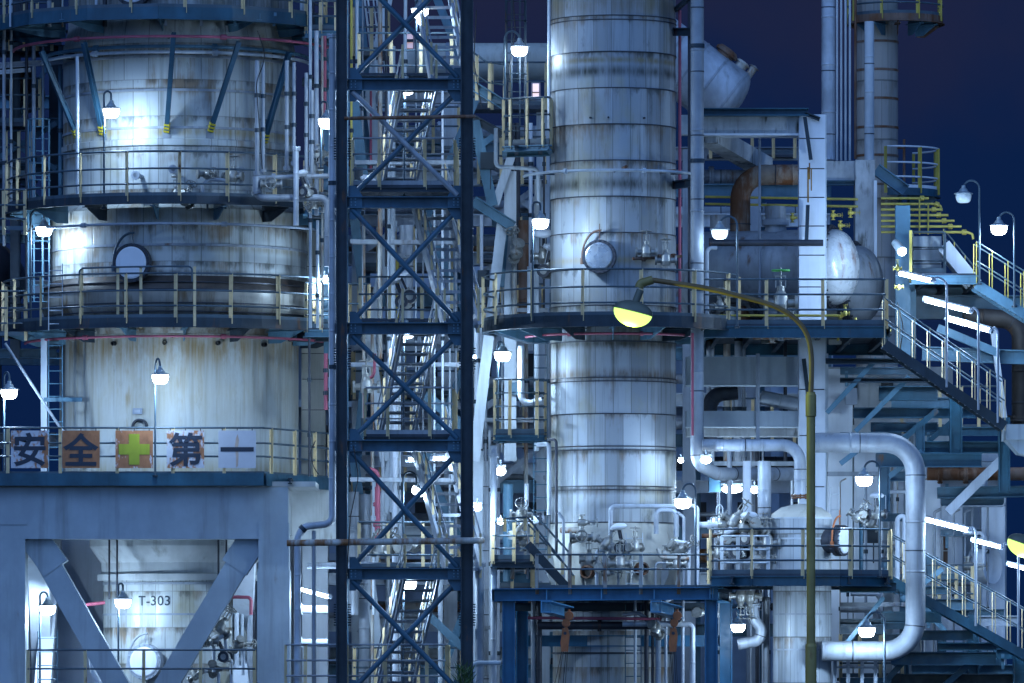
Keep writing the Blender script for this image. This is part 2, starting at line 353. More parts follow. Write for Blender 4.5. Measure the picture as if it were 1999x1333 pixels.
def arc(c, r, a0, a1, n=28): return [V((c.x + r*math.cos(R(a0+(a1-a0)*k/n)), c.y + r*math.sin(R(a0+(a1-a0)*k/n)), c.z)) for k in range(n+1)]
def round_deck(name, label, cx, Y, py, ro, ri, a0=-200, a1=20, h=1.1, step=1.2, fas=.22, brk=8, n=28, rail=True, fm='blue', cat='platform', group=None, bh=.5, rm='rail', pm='post'):
    c = P(cx, py, Y); ro = L(ro, Y); ri = L(ri, Y); t = T(name, label, cat, c, group)
    o, i = arc(c, ro, a0, a1, n), arc(c, ri + .03, a0, a1, n)
    g = MB(); m = n + 1
    vs = o + i + [p - Z*.04 for p in o + i]
    g.add(vs, [(k, k+1, m+k+1, m+k) for k in range(n)] + [(2*m+k, 3*m+k, 3*m+k+1, 2*m+k+1) for k in range(n)] + [(m+k, m+k+1, 3*m+k+1, 3*m+k) for k in range(n)] + [(0, m, 3*m, 2*m), (n, 2*m+n, 3*m+n, m+n)])
    for k in range(n): g.bar(o[k].lerp(i[k], .5) - Z*.07, o[k+1].lerp(i[k+1], .5) - Z*.07, .06, .06)
    g.B('deck', M['grate'], t)
    g = MB()
    for k in range(n): g.bar(o[k] - Z*(fas/2 - .02), o[k+1] - Z*(fas/2 - .02), .03, fas); g.bar(o[k] - Z*(fas - .03), o[k+1] - Z*(fas - .03), .12, .02)
    g.B('edge_beam', M[fm], t)
    for k in range(brk):
        a = R(a0 + (a1-a0)*(k+.5)/brk); u = V((math.cos(a), math.sin(a), 0)); w = Z.cross(u); g = MB()
        p, q = c + u*(ri+.01), c + u*(ro-.05)
        g.plate([p - Z*.06, q - Z*.06, q - Z*.20, p.lerp(q, .35) - Z*bh, p - Z*bh], w, .02)
        g.bar(p - Z*.22, q - Z*.22, .14, .02); g.B('bracket', M['bluel' if k % 3 else fm], t)
    if rail: rails(t, o, h, step, rm=rm, pm=pm)
    return t
def poly_deck(name, label, pts, h=1.1, step=1.2, edge=None, fas=.25, cat='platform', fm='blue', group=None, posts=True, hs=(1., .62, .28), joists=4, rm='rail', pm='post'):
    """pts: world outline (same height); edge: (first, last) index of the outline that carries the railing"""
    pts = [V(p) for p in pts]; z = pts[0].z; c = sum(pts, V()) / len(pts); t = T(name, label, cat, c, group)
    MB().slab([(p.x, p.y) for p in pts], z - .05, z).B('deck', M['grate'], t)
    g = MB()
    for a, b in zip(pts, pts[1:] + pts[:1]): g.hb(a - Z*(fas/2 + .052), b - Z*(fas/2 + .052), .12, fas)
    g.B('edge_beam', M[fm], t)
    x0, x1 = min(p.x for p in pts), max(p.x for p in pts); y0, y1 = min(p.y for p in pts), max(p.y for p in pts)
    for k in range(joists):
        x = x0 + (x1-x0)*(k+.5)/joists
        MB().hb(V((x, y0+.08, z-.053-fas*.4)), V((x, y1-.08, z-.053-fas*.4)), .1, fas*.75).B('joist', M['navy'], t)
    if edge is not None:
        e = pts[edge[0]:edge[1]+1] if edge[1] < len(pts) else pts[edge[0]:] + pts[:1]
        rails(t, e, h, step, hs, rm=rm, pm=pm)
    return t
def stairs(name, label, p, q, wid, n, step=1.1, h=1.0, str_h=.22, sm='pale', tm='grey', both=True, pm='post', rm='rail', cat='staircase', group=None):
    """flight from foot p to head q (left edge), wid = horizontal vector across"""
    p, q, w = V(p), V(q), V(wid); t = T(name, label, cat, p, group); wu = w.normalized(); run = V((q.x-p.x, q.y-p.y, 0)); ru = run.normalized()
    for e in (V(), w): MB().ub(p + e, q + e, .06, str_h, wu if False else Z).B('stringer', M[sm], t)
    for k in range(n):
        c = p.lerp(q, (k+.5)/n) + Z*.0
        g = MB(); g.bar(c + wu*.04, c + w - wu*.04, .24, .03, Z); g.bar(c + wu*.04 - ru*.118 - Z*.03, c + w - wu*.04 - ru*.118 - Z*.03, .01, .06, Z)
        g.B('tread', M[tm], t)
    for e in (V(), w) if both else (V(),):
        for k in (1., .55): MB().tube([p + e + Z*h*k, q + e + Z*h*k], .02, 6).B('handrail', M[rm], t)
        for a, d in resample([p + e, q + e], step):
            MB().bar(a - Z*.1, a + Z*h, .055, .02, ru).B('post', M[pm], t)
    return t
def ladder(name, label, p, q, wid, cat='ladder', step=.3, cage=None, m='bluel', group=None, par=None):
    p, q, w = V(p), V(q), V(wid); t = par or T(name, label, cat, p, group)
    for e in (V(), w): MB().bar(p + e, q + e, .06, .02, w).B('side_rail', M[m], t)
    n = max(1, int((q-p).length/step))
    for k in range(n):
        c = p.lerp(q, (k+.5)/n); MB().tube([c, c + w], .014, 6).B('rung', M[m], t)
    if cage:
        nrm = V(cage); c0 = w/2; r = w.length*.62
        hoops = max(2, int((q-p).length/1.1))
        for k in range(hoops):
            c = p.lerp(q, .12 + .88*k/(hoops-1)) + c0
            a = [c - c0] + [c + w.normalized()*(-r*math.cos(pi*j/8)) + nrm*(.18 + 1.1*r*math.sin(pi*j/8)) for j in range(9)] + [c + c0]
            MB().tube(a, .015, 5).B('cage_hoop', M[m], t)
        for j in (1, 3, 5, 7):
            o = c0 + w.normalized()*(-r*math.cos(pi*j/8)) + nrm*(.18 + 1.1*r*math.sin(pi*j/8))
            MB().bar(p.lerp(q, .12) + o, q + o, .04, .008, nrm).B('cage_strap', M[m], t)
    return t
def pipe(label, pts, dia, m='alu', bend=None, name='pipe', cat='pipe', group=None, laps=.9, fl=(), seg=14, cl=(), fm=None):
    """pts in photo pixels (x, y, depth); fl: fractions of whole length with a flange pair; cl: with a pipe clamp"""
    w = [P(*p) for p in pts]; r = L(dia/2, pts[0][2]); f = fillet(w, bend if bend is not None else r*3, 8)
    t = T(name, label, cat, min(w, key=lambda v: v.z), group)
    MB().tube(f, r, seg, laps=laps).B('pipe_body', M[m], t)
    ln = [(b-a).length for a, b in zip(f, f[1:])]; tot = sum(ln)
    def at(u):
        u *= tot
        for a, b, l in zip(f, f[1:], ln):
            if u <= l: return a.lerp(b, u/l), (b-a).normalized()
            u -= l
        return f[-1], (f[-1]-f[-2]).normalized()
    for u in fl:
        c, d = at(u); g = MB(); k = max(r*1.5, r+.04); th = max(.03, r*.22)
        g.rev([(r, -th*1.3), (k, -th*1.3), (k, -.006), (r*1.1, -.006)], c, d, 18); g.rev([(r*1.1, .006), (k, .006), (k, th*1.3), (r, th*1.3)], c, d, 18)
        a, b = d.orthogonal().normalized(), None; b = d.cross(a)
        for j in range(8):
            e = c + (a*math.cos(j*pi/4) + b*math.sin(j*pi/4))*(r+k)/2*1.02; g.cyl(e - d*th*1.9, e + d*th*1.9, max(.012, (k-r)*.22), 6)
        g.B('flange', M[fm or m], t)
    if r > .105 and laps:
        n = int(tot // (1.15 + r*2))
        for k in range(n): c, d = at((k+.6)/n); MB().rev([(r*1.005, -.012), (r*1.03+.004, -.01), (r*1.03+.004, .01), (r*1.005, .012)], c, d, 20).B('seam_band', M['dark'], t)
    for u in cl:
        c, d = at(u); MB().rev([(r, -.05), (r+.02, -.05), (r+.02, .05), (r, .05)], c, d, 14).B('clamp', M['navy'], t)
    return t
def beams(name, label, items, cat='steel frame', group=None, org=None, kind=None):
    """items: (part, material, section, p, q, w, h[, up]); points in photo pixels"""
    t = T(name, label, cat, org or P(*items[0][3]), group); t['kind'] = 'thing'
    for it in items:
        part, m, sec, p, q, w, h = it[:7]; up = it[7] if len(it) > 7 else Z
        g = MB(); p, q = P(*p), P(*q)
        {'h': g.hb, 'b': g.bar, 'u': g.ub}[sec](p, q, w, h, up) if sec in 'hbu' else (g.tube([p, q], w/2, 10) if sec == 'o' else g.la(p, q, w, up))
        g.B(part, M[m], t)
    return t
def manway(par, c, nrm, r, cover='white', davit=True, ring='rust', side=1, deep=.35, dav='rail'):
    """hatch in a vessel's side: neck, bolted cover and the davit arm that swings it"""
    nrm = V(nrm).normalized(); a = nrm.cross(Z).normalized(); c = V(c)
    g = MB(); g.rev([(r*.90, -deep), (r*.90, deep*.5), (r*1.13, deep*.5), (r*1.13, deep*.76), (r*.9, deep*.76)], c, nrm, 32)
    g.rev([(r*.9, deep*.82), (r*1.13, deep*.82), (r*1.13, deep), (r*.93, deep)], c, nrm, 32)
    for k in range(20):
        e = c + (a*math.cos(k*pi/10) + Z*math.sin(k*pi/10))*r*1.04; g.cyl(e + nrm*deep*.4, e + nrm*deep*1.12, r*.035, 6)
    h = g.B('manway', M[ring], par)
    g = MB(); g.rev([(r*.93, deep*.85), (r*.93, deep*1.04), (r*.85, deep*1.08), (0, deep*1.1)], c, nrm, 40); g.B('cover', M[cover], h)
    if davit:
        e = c + a*(side*r*1.18); ps = [e - Z*r*.2 + nrm*deep*.7]
        ps += [c + nrm*deep*.7 + a*(side*r*1.18*math.cos(R(k))) + Z*(r*1.75*math.sin(R(k))) for k in range(0, 91, 10)] + [c + nrm*deep*.7 + Z*r*1.75 - a*side*r*.12]
        g = MB(); g.tube(ps, r*.075, 8); g.cyl(ps[0] - Z*r*.28, ps[0] + Z*r*.12, r*.14, 10)
        g.cyl(c + nrm*deep*.7 + Z*r*1.15, c + nrm*deep*.7 + Z*r*2.2, r*.03, 6); g.B('davit', M[dav], h)
    return h
# ---- lamps: head and globe share one mesh between all copies
def lamp_head_mesh():
    g = MB(); g.rev([(.03, .40), (.05, .40), (.055, .34), (.09, .31), (.12, .25), (.16, .225), (.235, .205), (.235, .185), (.19, .18)], (0, 0, 0), Z, 22)
    a = g.B('lamp_head', M['lamp'], None, org=(0, 0, 0))
    g = MB(); g.rev([(.02, -.035), (.10, -.03), (.145, -.012), (.175, .03), (.195, .10), (.20, .15), (.19, .19)], (0, 0, 0), Z, 22, share=True); b = g.B('globe', M['glow'], None, org=(0, 0, 0))
    r = (a.data, b.data); bpy.data.objects.remove(a); bpy.data.objects.remove(b); return r
HEADM, GLOBEM = lamp_head_mesh()
GLOBED = GLOBEM.copy(); GLOBED.materials.clear(); GLOBED.materials.append(M['glowd'])
GLOBEU = GLOBEM.copy(); GLOBEU.materials.clear(); GLOBEU.materials.append(M['glass'])
def sub(name, me, par, loc):
    o = bpy.data.objects.new(name, me); COL.objects.link(o); o.parent = par; o.location = loc; return o
def light(par, loc, w, col=CW, r=.12):
    l = bpy.data.lights.new('lamp_light', 'POINT'); l.energy = w*LAMP; l.color = col; l.shadow_soft_size = r
    o = bpy.data.objects.new('lamp_light', l); COL.objects.link(o); o.parent = par; o.location = loc; return o
def lamp(hx, hy, Y, px, by, label, w=100, lit='lit', top=44, tilt=0, pole=True, Yp=None, group=None, sc=1.):
    """gooseneck lamp; globe centre at photo (hx, hy), pole foot at (px, by)"""
    hd = P(hx, hy, Y); base = P(px, by, Y if Yp is None else Yp); t = T('gooseneck_lamp', label, 'lamp', base, group)
    zt = P(hx, hy - top, Y).z; r = math.hypot(hd.x-base.x, hd.y-base.y)
    pts = [base, V((base.x, base.y, zt - r*.55))]; n = 10
    for k in range(1, n):
        a = pi*k/n; f = (1 - math.cos(a))/2
        pts.append(V((base.x + (hd.x-base.x)*f, base.y + (hd.y-base.y)*f, zt - r*.55 + min(r*.55, .4)*math.sin(a) + 0)))
    pts.append(V((hd.x, hd.y, zt - r*.55)) if zt - r*.55 > hd.z + .2 else V((hd.x, hd.y, hd.z + .21))); pts.append(hd + Z*.19)
    if pole:
        MB().tube(pts, .026, 8).B('pole', M['rail'], t)
        g = MB(); g.cyl(base, base + Z*.04, .07, 10); g.B('foot_plate', M['navy'], t)
    else: MB().tube(pts[1:], .02, 8).B('bracket_arm', M['bluel'], t)
    o = hd - base - Z*.07
    h = sub('lamp_head', HEADM, t, o); h.scale = (sc,)*3
    b = sub('globe', {'lit': GLOBEM, 'dim': GLOBED, 'off': GLOBEU}[lit], t, o); b.scale = (sc,)*3
    if tilt: h.rotation_euler = b.rotation_euler = (0, tilt, 0)
    if lit != 'off' and w: light(t, o - Z*.10*sc, w)
    return t
def tube_lamp(p, q, label, w=60, foot=None, dia=.075, Yf=None, nl=2, group=None, name='tube_lamp'):
    dia *= .72
    """weatherproof fluorescent lamp between photo points p and q, on a swan-neck pole standing at foot"""
    p, q = P(*p), P(*q); t = T(name, label, 'tube lamp', P(*foot) if foot else p, group); u = (q-p).normalized()
    MB().tube([p, q], dia, 12).B('tube', M['tubeg'], t)
    g = MB(); g.bar(p - u*.05 + Z*dia*1.5, q + u*.05 + Z*dia*1.5, dia*1.8, dia*.6); g.cyl(p - u*.08, p, dia*1.12, 12); g.cyl(q, q + u*.08, dia*1.12, 12); g.B('housing', M['grey'], t)
    for k in (.2, .5, .8): MB().rev([(dia*1.02, -.012), (dia*1.16, -.012), (dia*1.16, .012), (dia*1.02, .012)], p.lerp(q, k), u, 12).B('guard_ring', M['navy'], t)
    if foot:
        f = P(*foot); e = q + u*.1
        MB().tube([f, V((f.x, f.y, e.z + .02)), e + Z*.12, e], .03, 8, bend=.3).B('pole', M['grey'], t)
    for k in range(nl): light(t, p.lerp(q, (k+.5)/nl) - Z*(dia+.08) - ORG[t.name], w/nl)
    return t
def bulk(px, py, Y, label, w=30, r=.10, aim=(0, -1, 0), wide=1., group=None):
    """small bulkhead lamp: back box, cage guard and round glass"""
    c = P(px, py, Y); t = T('bulkhead_lamp', label, 'lamp', c, group); g = MB(); a = V(aim).normalized()
    g.ball(c, r, 16, 8, .8); 
    for i, v in enumerate(g.v): g.v[i] = (c.x + (v[0]-c.x)*wide, v[1], v[2])
    g.B('lamp_glass', M['glow'], t)
    g = MB(); g.box((c.x-r*wide, c.y-r*.3, c.z+r*.75), (c.x+r*wide, c.y+r*1.2, c.z+r*1.2)); g.cyl(c + Z*r*1.2, c + Z*r*2.2, r*.2, 8); g.B('back_box', M['lamp'], t)
    if w: light(t, V(aim)*(r*1.5) - Z*r*1.1, w, r=.08)
    return t
# ---- valves: one prototype, copied
def make_valve():
    t = T('gate_valve', 'x', 'valve', (0, 0, 0)); g = MB()
    g.cyl((-.22, 0, 0), (.22, 0, 0), .055, 12); g.rev([(0, -.10), (.09, -.10), (.11, -.02), (.09, .10), (.05, .16), (.05, .22), (0, .22)], (0, 0, 0), Z, 14)
    g.B('valve_body', M['brass'], t)
    for s in (-1, 1): MB().rev([(.055, -.02), (.10, -.02), (.10, .02), (.055, .02)], (.2*s, 0, 0), XD, 16).B('flange', M['brass'], t)
    g = MB(); g.cyl((0, 0, .2), (0, 0, .46), .014, 8); g.box((-.07, -.012, .2), (-.055, .012, .34)); g.box((.055, -.012, .2), (.07, .012, .34)); g.box((-.07, -.012, .34), (.07, .012, .36)); g.B('yoke', M['brass'], t)
    g = MB(); g.tube([V((.11*math.cos(k*pi/8), .11*math.sin(k*pi/8), .42)) for k in range(16)], .012, 6, closed=True)
    for k in range(2): g.tube([(.11*math.cos(k*pi/2), .11*math.sin(k*pi/2), .42), (-.11*math.cos(k*pi/2), -.11*math.sin(k*pi/2), .42)], .009, 5)
    g.B('handwheel', M['brass'], t); return t
def make_control_valve():
    t = T('control_valve', 'x', 'valve', (0, 0, 0)); g = MB()
    g.cyl((-.2, 0, 0), (.2, 0, 0), .06, 12); g.rev([(0, -.12), (.08, -.11), (.10, 0), (.06, .10), (.06, .16)], (0, 0, 0), Z, 14); g.B('valve_body', M['brass'], t)
    for s in (-1, 1): MB().rev([(.06, -.02), (.11, -.02), (.11, .02), (.06, .02)], (.19*s, 0, 0), XD, 16).B('flange', M['dark'], t)
    g = MB(); g.box((-.06, -.02, .14), (-.045, .02, .34)); g.box((.045, -.02, .14), (.06, .02, .34)); g.cyl((0, 0, .14), (0, 0, .36), .014, 8); g.B('yoke', M['dark'], t)
    MB().rev([(0, .34), (.13, .36), (.155, .39), (.155, .41), (.12, .45), (.05, .47), (0, .475)], (0, 0, 0), Z, 20, share=True).B('diaphragm_case', M['white'], t)
    g = MB(); g.tube([(.15, 0, .40), (.20, 0, .42), (.20, 0, .1), (.06, 0, .05)], .008, 5, bend=.03); g.B('air_tube', M['alu'], t); return t
CVALVE = None
VALVE = None
def valve(px, py, Y, label, group=None, rot=(0, 0, 0), sc=1., wheel=None):
    global VALVE, CVALVE
    if rot != (0, 0, 0) and wheel is None and int(px + py) % 3 == 0 and 'wheel' not in label:
        if CVALVE is None: CVALVE = t = make_control_valve(); t['label'] = label; t.location = P(px, py, Y); ORG[t.name] = P(px, py, Y)
        else: t = dup(CVALVE, P(px, py, Y), label)
        if group: t['group'] = group
        t.rotation_euler = (R(12*((px % 5) - 2)), 0, R(rot[2] + px*7 % 90)); t.scale = (sc,)*3; return t
    if rot[:2] == (0, 0) and group: rot = ((0, 90, 0, 60, 0, -90)[int(px*3 + py) % 6], (0, 0, 35, 0)[int(py) % 4], rot[2])
    if VALVE is None: VALVE = t = make_valve(); t['label'] = label; t.location = P(px, py, Y); ORG[t.name] = P(px, py, Y)
    else: t = dup(VALVE, P(px, py, Y), label)
    if group: t['group'] = group
    t.rotation_euler = [R(a) for a in rot]; t.scale = (sc,)*3
    if wheel:
        for ch in t.children:
            if ch.name.startswith('handwheel') or wheel == 'yell': ch.data = ch.data.copy(); ch.data.materials.clear(); ch.data.materials.append(M[wheel])
    return t
def vessel(name, label, c, prof, m, cat='vessel', seg=64, part='shell'):
    t = T(name, label, cat, c); MB().rev(prof, c, Z, seg).B(part, M[m], t); return t
# ================================================================== wide column T-303 (axis at column 350, 4.3 m back)
AX, AY = 350, 4.3
ac = P(AX, 1420, AY)
t3 = T('distillation_column', 'widest white column in the plant, marked T-303, with a rusty bulging belt', 'column', ac)
def az(py): return P(AX, py, AY).z - ac.z
def ar(n): return L(n, AY)
def A(prof): return [(ar(r), az(y)) for r, y in prof]
def apt(px, py, r, out=0.):                              # point and normal on the near side of the column
    dx = ar(px - AX); rr = ar(r); y = -math.sqrt(max(rr*rr - dx*dx, 0)); n = V((dx, y, 0)).normalized()
    return V((ac.x + dx, AY + y, P(AX, py, AY).z)) + n*out, n
g = MB(); g.rev(A([(148, 1420), (148, 1128), (150, 1128)]), ac, Z, 64); g.B('lower_shell', M['cladl'], t3)
g = MB(); g.rev(A([(150, 1134), (160, 1134), (160, 1122), (152, 1120), (152, 1100), (175, 1068), (175, 1040), (233, 1040)]), ac, Z, 72); g.B('skirt_ring', M['conw'], t3)
for y in (1200, 1268): MB().rev(A([(148, y+2), (150, y+2), (150, y-2), (148, y-2)]), ac, Z, 64).B('seam_band', M['grey'], t3)
g = MB(); g.rev(A([(233, 1040), (233, 672), (236, 670), (236, 664), (234, 662)]), ac, Z, 96); g.B('base_shell', M['shell'], t3)
g = MB(); g.rev(A([(234, 664), (240, 650), (262, 622), (268, 606), (268, 582)]), ac, Z, 96, share=True); g.k = 1; g.rev(A([(268, 582), (264, 570), (256, 560), (249, 553)]), ac, Z, 96, share=True)
g.B('bulging_belt', [M['bulge'], M['belt']], t3)
for y in (566, 580, 606, 622): MB().rev(A([(262 if y in (566, 622) else 268, y+1.2), (270 if y in (580, 606) else 265, y+1), (270 if y in (580, 606) else 265, y-1), (262 if y in (566, 622) else 268, y-1.2)]), ac, Z, 96).B('seam_band', M['dark'], t3)
g = MB(); g.rev(A([(249, 556), (249, 424)]), ac, Z, 96); g.B('middle_shell', M['cladl'], t3)
g = MB(); g.rev(A([(249, 424), (226, 402), (226, 304), (230, 302), (230, 291), (226, 289), (226, 100), (216, 60), (214, -120), (190, -165), (110, -195), (0, -205)]), ac, Z, 96); g.B('upper_shell', M['cladl'], t3)
for y, r in ((300, 226), (268, 226), (196, 226), (132, 226), (494, 249), (1140, 148)):
    MB().rev(A([(r, y+2.5), (r+2.2, y+2.2), (r+2.2, y-2.2), (r, y-2.5)]), ac, Z, 96).B('seam_band', M['aluf'], t3)
p, n = apt(280, 530, 249); manway(t3, p, n, ar(33), ring='dark')
p, n = apt(282, -4, 216); manway(t3, p, n, ar(36), ring='dark', davit=False)
p, n = apt(300, 1292, 148); manway(t3, p, n, ar(31), ring='grey', dav='aluf')
for x in (237, 335, 435, 520):
    p, n = apt(x, 681, 233); g = MB(); g.rev([(ar(4.5), .0), (ar(4.5), .09), (ar(3.4), .09), (ar(3.4), -.2)], p, n, 14); g.B('vent_nozzle', M['black'], t3)
p, n = apt(283, 812, 233); g = MB(); u = n.cross(Z); g.bar(p - u*.12 + n*.03, p + u*.12 + n*.03, .06, .15, Z); h = g.B('name_plate', M['grey'], t3)
g = MB(); g.bar(p - u*.07 + n*.066, p + u*.07 + n*.066, .01, .07, Z); g.B('plate_face', M['alu'], h)
p, n = apt(288, 842, 233); g = MB(); g.rev([(.2, -.1), (.2, .12), (.16, .12), (.16, -.1)], p, n, 20, 0, 180); g.B('drain_hood', M['dark'], t3)
def glyphs(txt, size, bold=0., space=1.):
    c = bpy.data.curves.new('t', 'FONT'); c.body = txt; c.size = size; c.align_x = 'CENTER'; c.align_y = 'CENTER'; c.offset = bold; c.extrude = .004; c.resolution_u = 4; c.space_character = space
    o = bpy.data.objects.new('t', c); COL.objects.link(o); bpy.context.view_layer.update()
    me = bpy.data.meshes.new_from_object(o.evaluated_get(bpy.context.evaluated_depsgraph_get())); bpy.data.objects.remove(o)
    vs = [v.co.copy() for v in me.vertices]; fs = [tuple(f.vertices) for f in me.polygons]; bpy.data.meshes.remove(me); return vs, fs
vs, fs = glyphs('T-303', .34, .004, 1.05); g = MB(); r0 = ar(148) + .012
th0 = math.asin((ar(309 - AX)) / r0)
g.add([(ac.x + r0*math.sin(th0 + v.x/r0), AY - (r0 + v.z)*math.cos(th0 + v.x/r0), P(0, 1175, AY).z + v.y) for v in vs], fs)
g.B('painted_number', M['navy'], t3)
# little fittings on the shell at the second platform
for x, y, l in ((290, 362, .5), (352, 352, .62), (462, 352, .5)):
    p, n = apt(x, y, 226); g = MB(); g.cyl(p, p + n*l, .055, 12); g.rev([(.055, l-.06), (.11, l-.06), (.11, l), (0, l)], p, n, 16); g.B('nozzle', M['grey'], t3)

# ------------------------------------------------------------------ platforms round it
def front(r, px): return fy(AX, AY, r, px)
tp = round_deck('platform', 'top railed platform on the T-303 column, with knee braces in yellow and black ends', AX - 20, AY, 52, 352, 214, -205, 25, 1.1, 1.35, .30, 7, 10, bh=.4)
for (x0, y0, x1, y1) in ((72, 88, 163, 280), (160, 78, 215, 278), (338, 62, 338, 278), (464, 76, 420, 276), (560, 88, 519, 292)):
    p, n = apt(x1, y1, 226, .03); q = P(x0, y0, 0); r_ = math.hypot(ar(352), 0); dx = q.x - P(AX-20, 0, AY).x
    q = V((q.x, AY - math.sqrt(max(.5, (r_*.9)**2 - dx*dx)), q.z)); g = MB(); g.hb(p, q, .11, .12, n, .016)
    s = g.B('knee_brace', M['tower'], tp)
    g = MB(); u = (q-p).normalized()
    for k in range(3): g.bar(p + u*(.02 + k*.085), p + u*(.065 + k*.085), .14, .15, n)
    g.B('hazard_band', M['hazy'], s)
    MB().bar(p - n*.04 - Z*.16, p - n*.04 + Z*.16, .2, .05, n).B('weld_plate', M['aluf'], s)
p2 = round_deck('platform', 'railed platform below the bright lamp on the upper T-303 shell', AX - 5, AY, 408, 330, 249, -205, 15, 1.1, 1.25, .2, 9, 30, fm='navy')
p3 = round_deck('platform', 'railed platform under the rusty belt of T-303, with a raised guard at its hatch', AX - 5, AY, 640, 338, 240, -205, 15, 1.1, 1.3, .24, 10, 30, fm='navy')
pts = [V((P(x, 0, front(338, x)).x, front(338, x), P(0, 640, 0).z)) for x in range(155, 392, 20)]; z = pts[0].z
MB().tube([pts[0] + Z*1.12] + [p + Z*1.5 for p in pts] + [pts[-1] + Z*1.12], .024, 6, bend=.1).B('raised_rail', M['rail'], p3)
for x in (160, 230, 275, 380): y = front(338, x)+.03; MB().bar(V((P(x,0,y).x, y, z)), V((P(x,0,y).x, y, z+1.5)), .07, .02, YD).B('post', M['post'], p3)
# table top deck
YF = -.35
dk = [P(-90, 928, YF), P(515, 928, YF), P(640, 928, 3.2), P(640, 928, 9.), P(-90, 928, 9.)]
zt = dk[0].z; dk = [V((p.x, p.y, zt)) for p in dk]
p4 = poly_deck('platform', 'railed platform on the concrete table, carrying the five safety boards', dk, 1.16, 1.29, (0, 3), .20, hs=(1., .68, .40), joists=6, pm='post')
g = MB(); g.bar(dk[0] - Z*.1 + YD*-.07, dk[1] - Z*.1 + YD*-.07, .02, .30); g.bar(dk[1] - Z*.1 + V((.06,-.03,0)), dk[2] - Z*.1 + V((.06,-.03,0)), .02, .30); g.B('fascia', M['blue'], p4)
# ------------------------------------------------------------------ five safety boards
def sign_mat(name, base, amt, seed):
    m, nt, b = base_mat(name); ob = nn(nt, 'ShaderNodeTexCoord').outputs['Object']
    mp = nn(nt, 'ShaderNodeMapping'); mp.inputs['Location'].default_value = (seed*3.1, 0, seed*1.7); lk(nt, ob, mp.inputs[0]); ob = mp.outputs[0]
    f = ramp(nt, mth(nt, 'ADD', mth(nt, 'MULTIPLY', noise(nt, ob, (2.6, 2.6, 1.6), 1.0, 5, .65), .7), mth(nt, 'MULTIPLY', noise(nt, ob, (14, 14, 7), 1.0, 3), .3)), .78 - amt*.42, .86 - amt*.42)
    rc = mixc(nt, noise(nt, ob, (5, 5, 3), 1.0, 5, .7), (.10, .035, .015), (.50, .21, .09))
    lk(nt, mixc(nt, f, mixc(nt, noise(nt, ob, (3, 3, 3), 1.), tuple(x*.75 for x in base), base), rc), b.inputs['Base Color']); b.inputs['Roughness'].default_value = .6
    return m
sgn = [(58, '安', 'weathered safety board reading 安, first from the left', .70), (158, '全', 'badly rusted orange safety board reading 全', 1.15), (262, '', 'rusty safety board with a green-yellow cross', .96),
       (362, '第', 'weathered safety board reading 第, right of the green-yellow cross', .73), (463, '一', 'cleanest white safety board reading 一, at the right end', .30)]
for x, ch, lab, ru in sgn:
    c = P(x, 877, YF - .06); t = T('safety_board', lab, 'sign', c - Z*.46, 'safety boards on the railing'); w = L(36.5)
    MB().box((c.x-w, c.y-.012, c.z-w), (c.x+w, c.y+.012, c.z+w)).B('board', sign_mat('board_enamel', (.52, .54, .60), ru, x), t)
    g = MB()
    if ch:
        vs, fs = glyphs(ch, .84, .020); vs2 = [v for v in vs]; mx_, mn_ = [max(v[i] for v in vs) for i in (0, 1)], [min(v[i] for v in vs) for i in (0, 1)]
        cx, cy = (mx_[0]+mn_[0])/2, (mx_[1]+mn_[1])/2
        if ch == '一': cy = (mx_[1]+mn_[1])/2
        g.add([(c.x + v.x - cx, c.y - .017 - v.z*.5, c.z + v.y - cy) for v in vs], fs); g.B('lettering', M['ink'], t)
    else:
        a, b = w*.82, w*.28
        g.box((c.x-a, c.y-.018, c.z-b), (c.x+a, c.y-.014, c.z+b)); g.box((c.x-b, c.y-.0185, c.z-a), (c.x+b, c.y-.0145, c.z+a)); g.B('cross', mat('cross_paint', (.27, .31, .025), .5, 0, .15, .2, dirt=.2, sc=2), t)
    if ch == '一':
        g = MB(); g.plate([V((c.x + dx, c.y-.0145, c.z + w*dz)) for dx, dz in ((-.03, -.98), (.02, -.9), (.035, -.3), (.02, .1), (.045, .5), (.01, .82), (-.03, .6), (-.055, .2), (-.03, -.4))], -YD, -.002); g.B('rust_streak', mat('rust_streak', (.52, .40, .33), .8, 0, .2, .1, dirt=.2, sc=2), t)
    g = MB()
    for sx in (-.8, 0, .8): g.cyl((c.x+w*sx, c.y+.01, c.z+w*.97), (c.x+w*sx, c.y+.01, c.z+w*1.12), .012, 6)
    g.B('hanger', M['dark'], t)

# ------------------------------------------------------------------ concrete table
tb = T('concrete_table', 'pale blue painted concrete frame with V braces, carrying the T-303 column', 'support frame', P(250, 1420, .0))
FY, BY = -.1, 8.4
def tbx(name, px0, py0, px1, py1, Y, dep, m='conc', bev=0): MB().rect(px0, py0, px1, py1, Y, dep).B(name, M[m], tb)
tbx('front_beam', -60, 951, 562, 1052, FY, .9)
for x0, x1 in ((-60, 49), (506, 560)):
    tbx('leg', x0, 1052, x1, 1640, FY+.003, 1.0); tbx('leg', x0, 1052, x1, 1640, BY, 1.0)
tbx('leg_jacket', 502, 1113, 565, 1640, FY - .035, 1.07); tbx('leg_jacket', -60, 1018, 52, 1024, FY-.02, .5)
tbx('beam_joint', 504.5, 1020, 563.5, 1113, FY - .02, .95)
tbx('rear_beam', -60, 951, 562, 1052, BY, .9, 'conw')
for x0 in (-60, 506): MB().box((P(x0,0,0).x, FY+.9, P(0,1040,0).z), (P(x0+54,0,0).x, BY, P(0,953,0).z)).B('side_beam', M['conw'], tb)
MB().box((P(-60,0,0).x, FY+.02, P(0,950,0).z), (P(640,0,0).x-.3, BY+.8, P(0,940,0).z)).B('table_slab', M['conw'], tb)
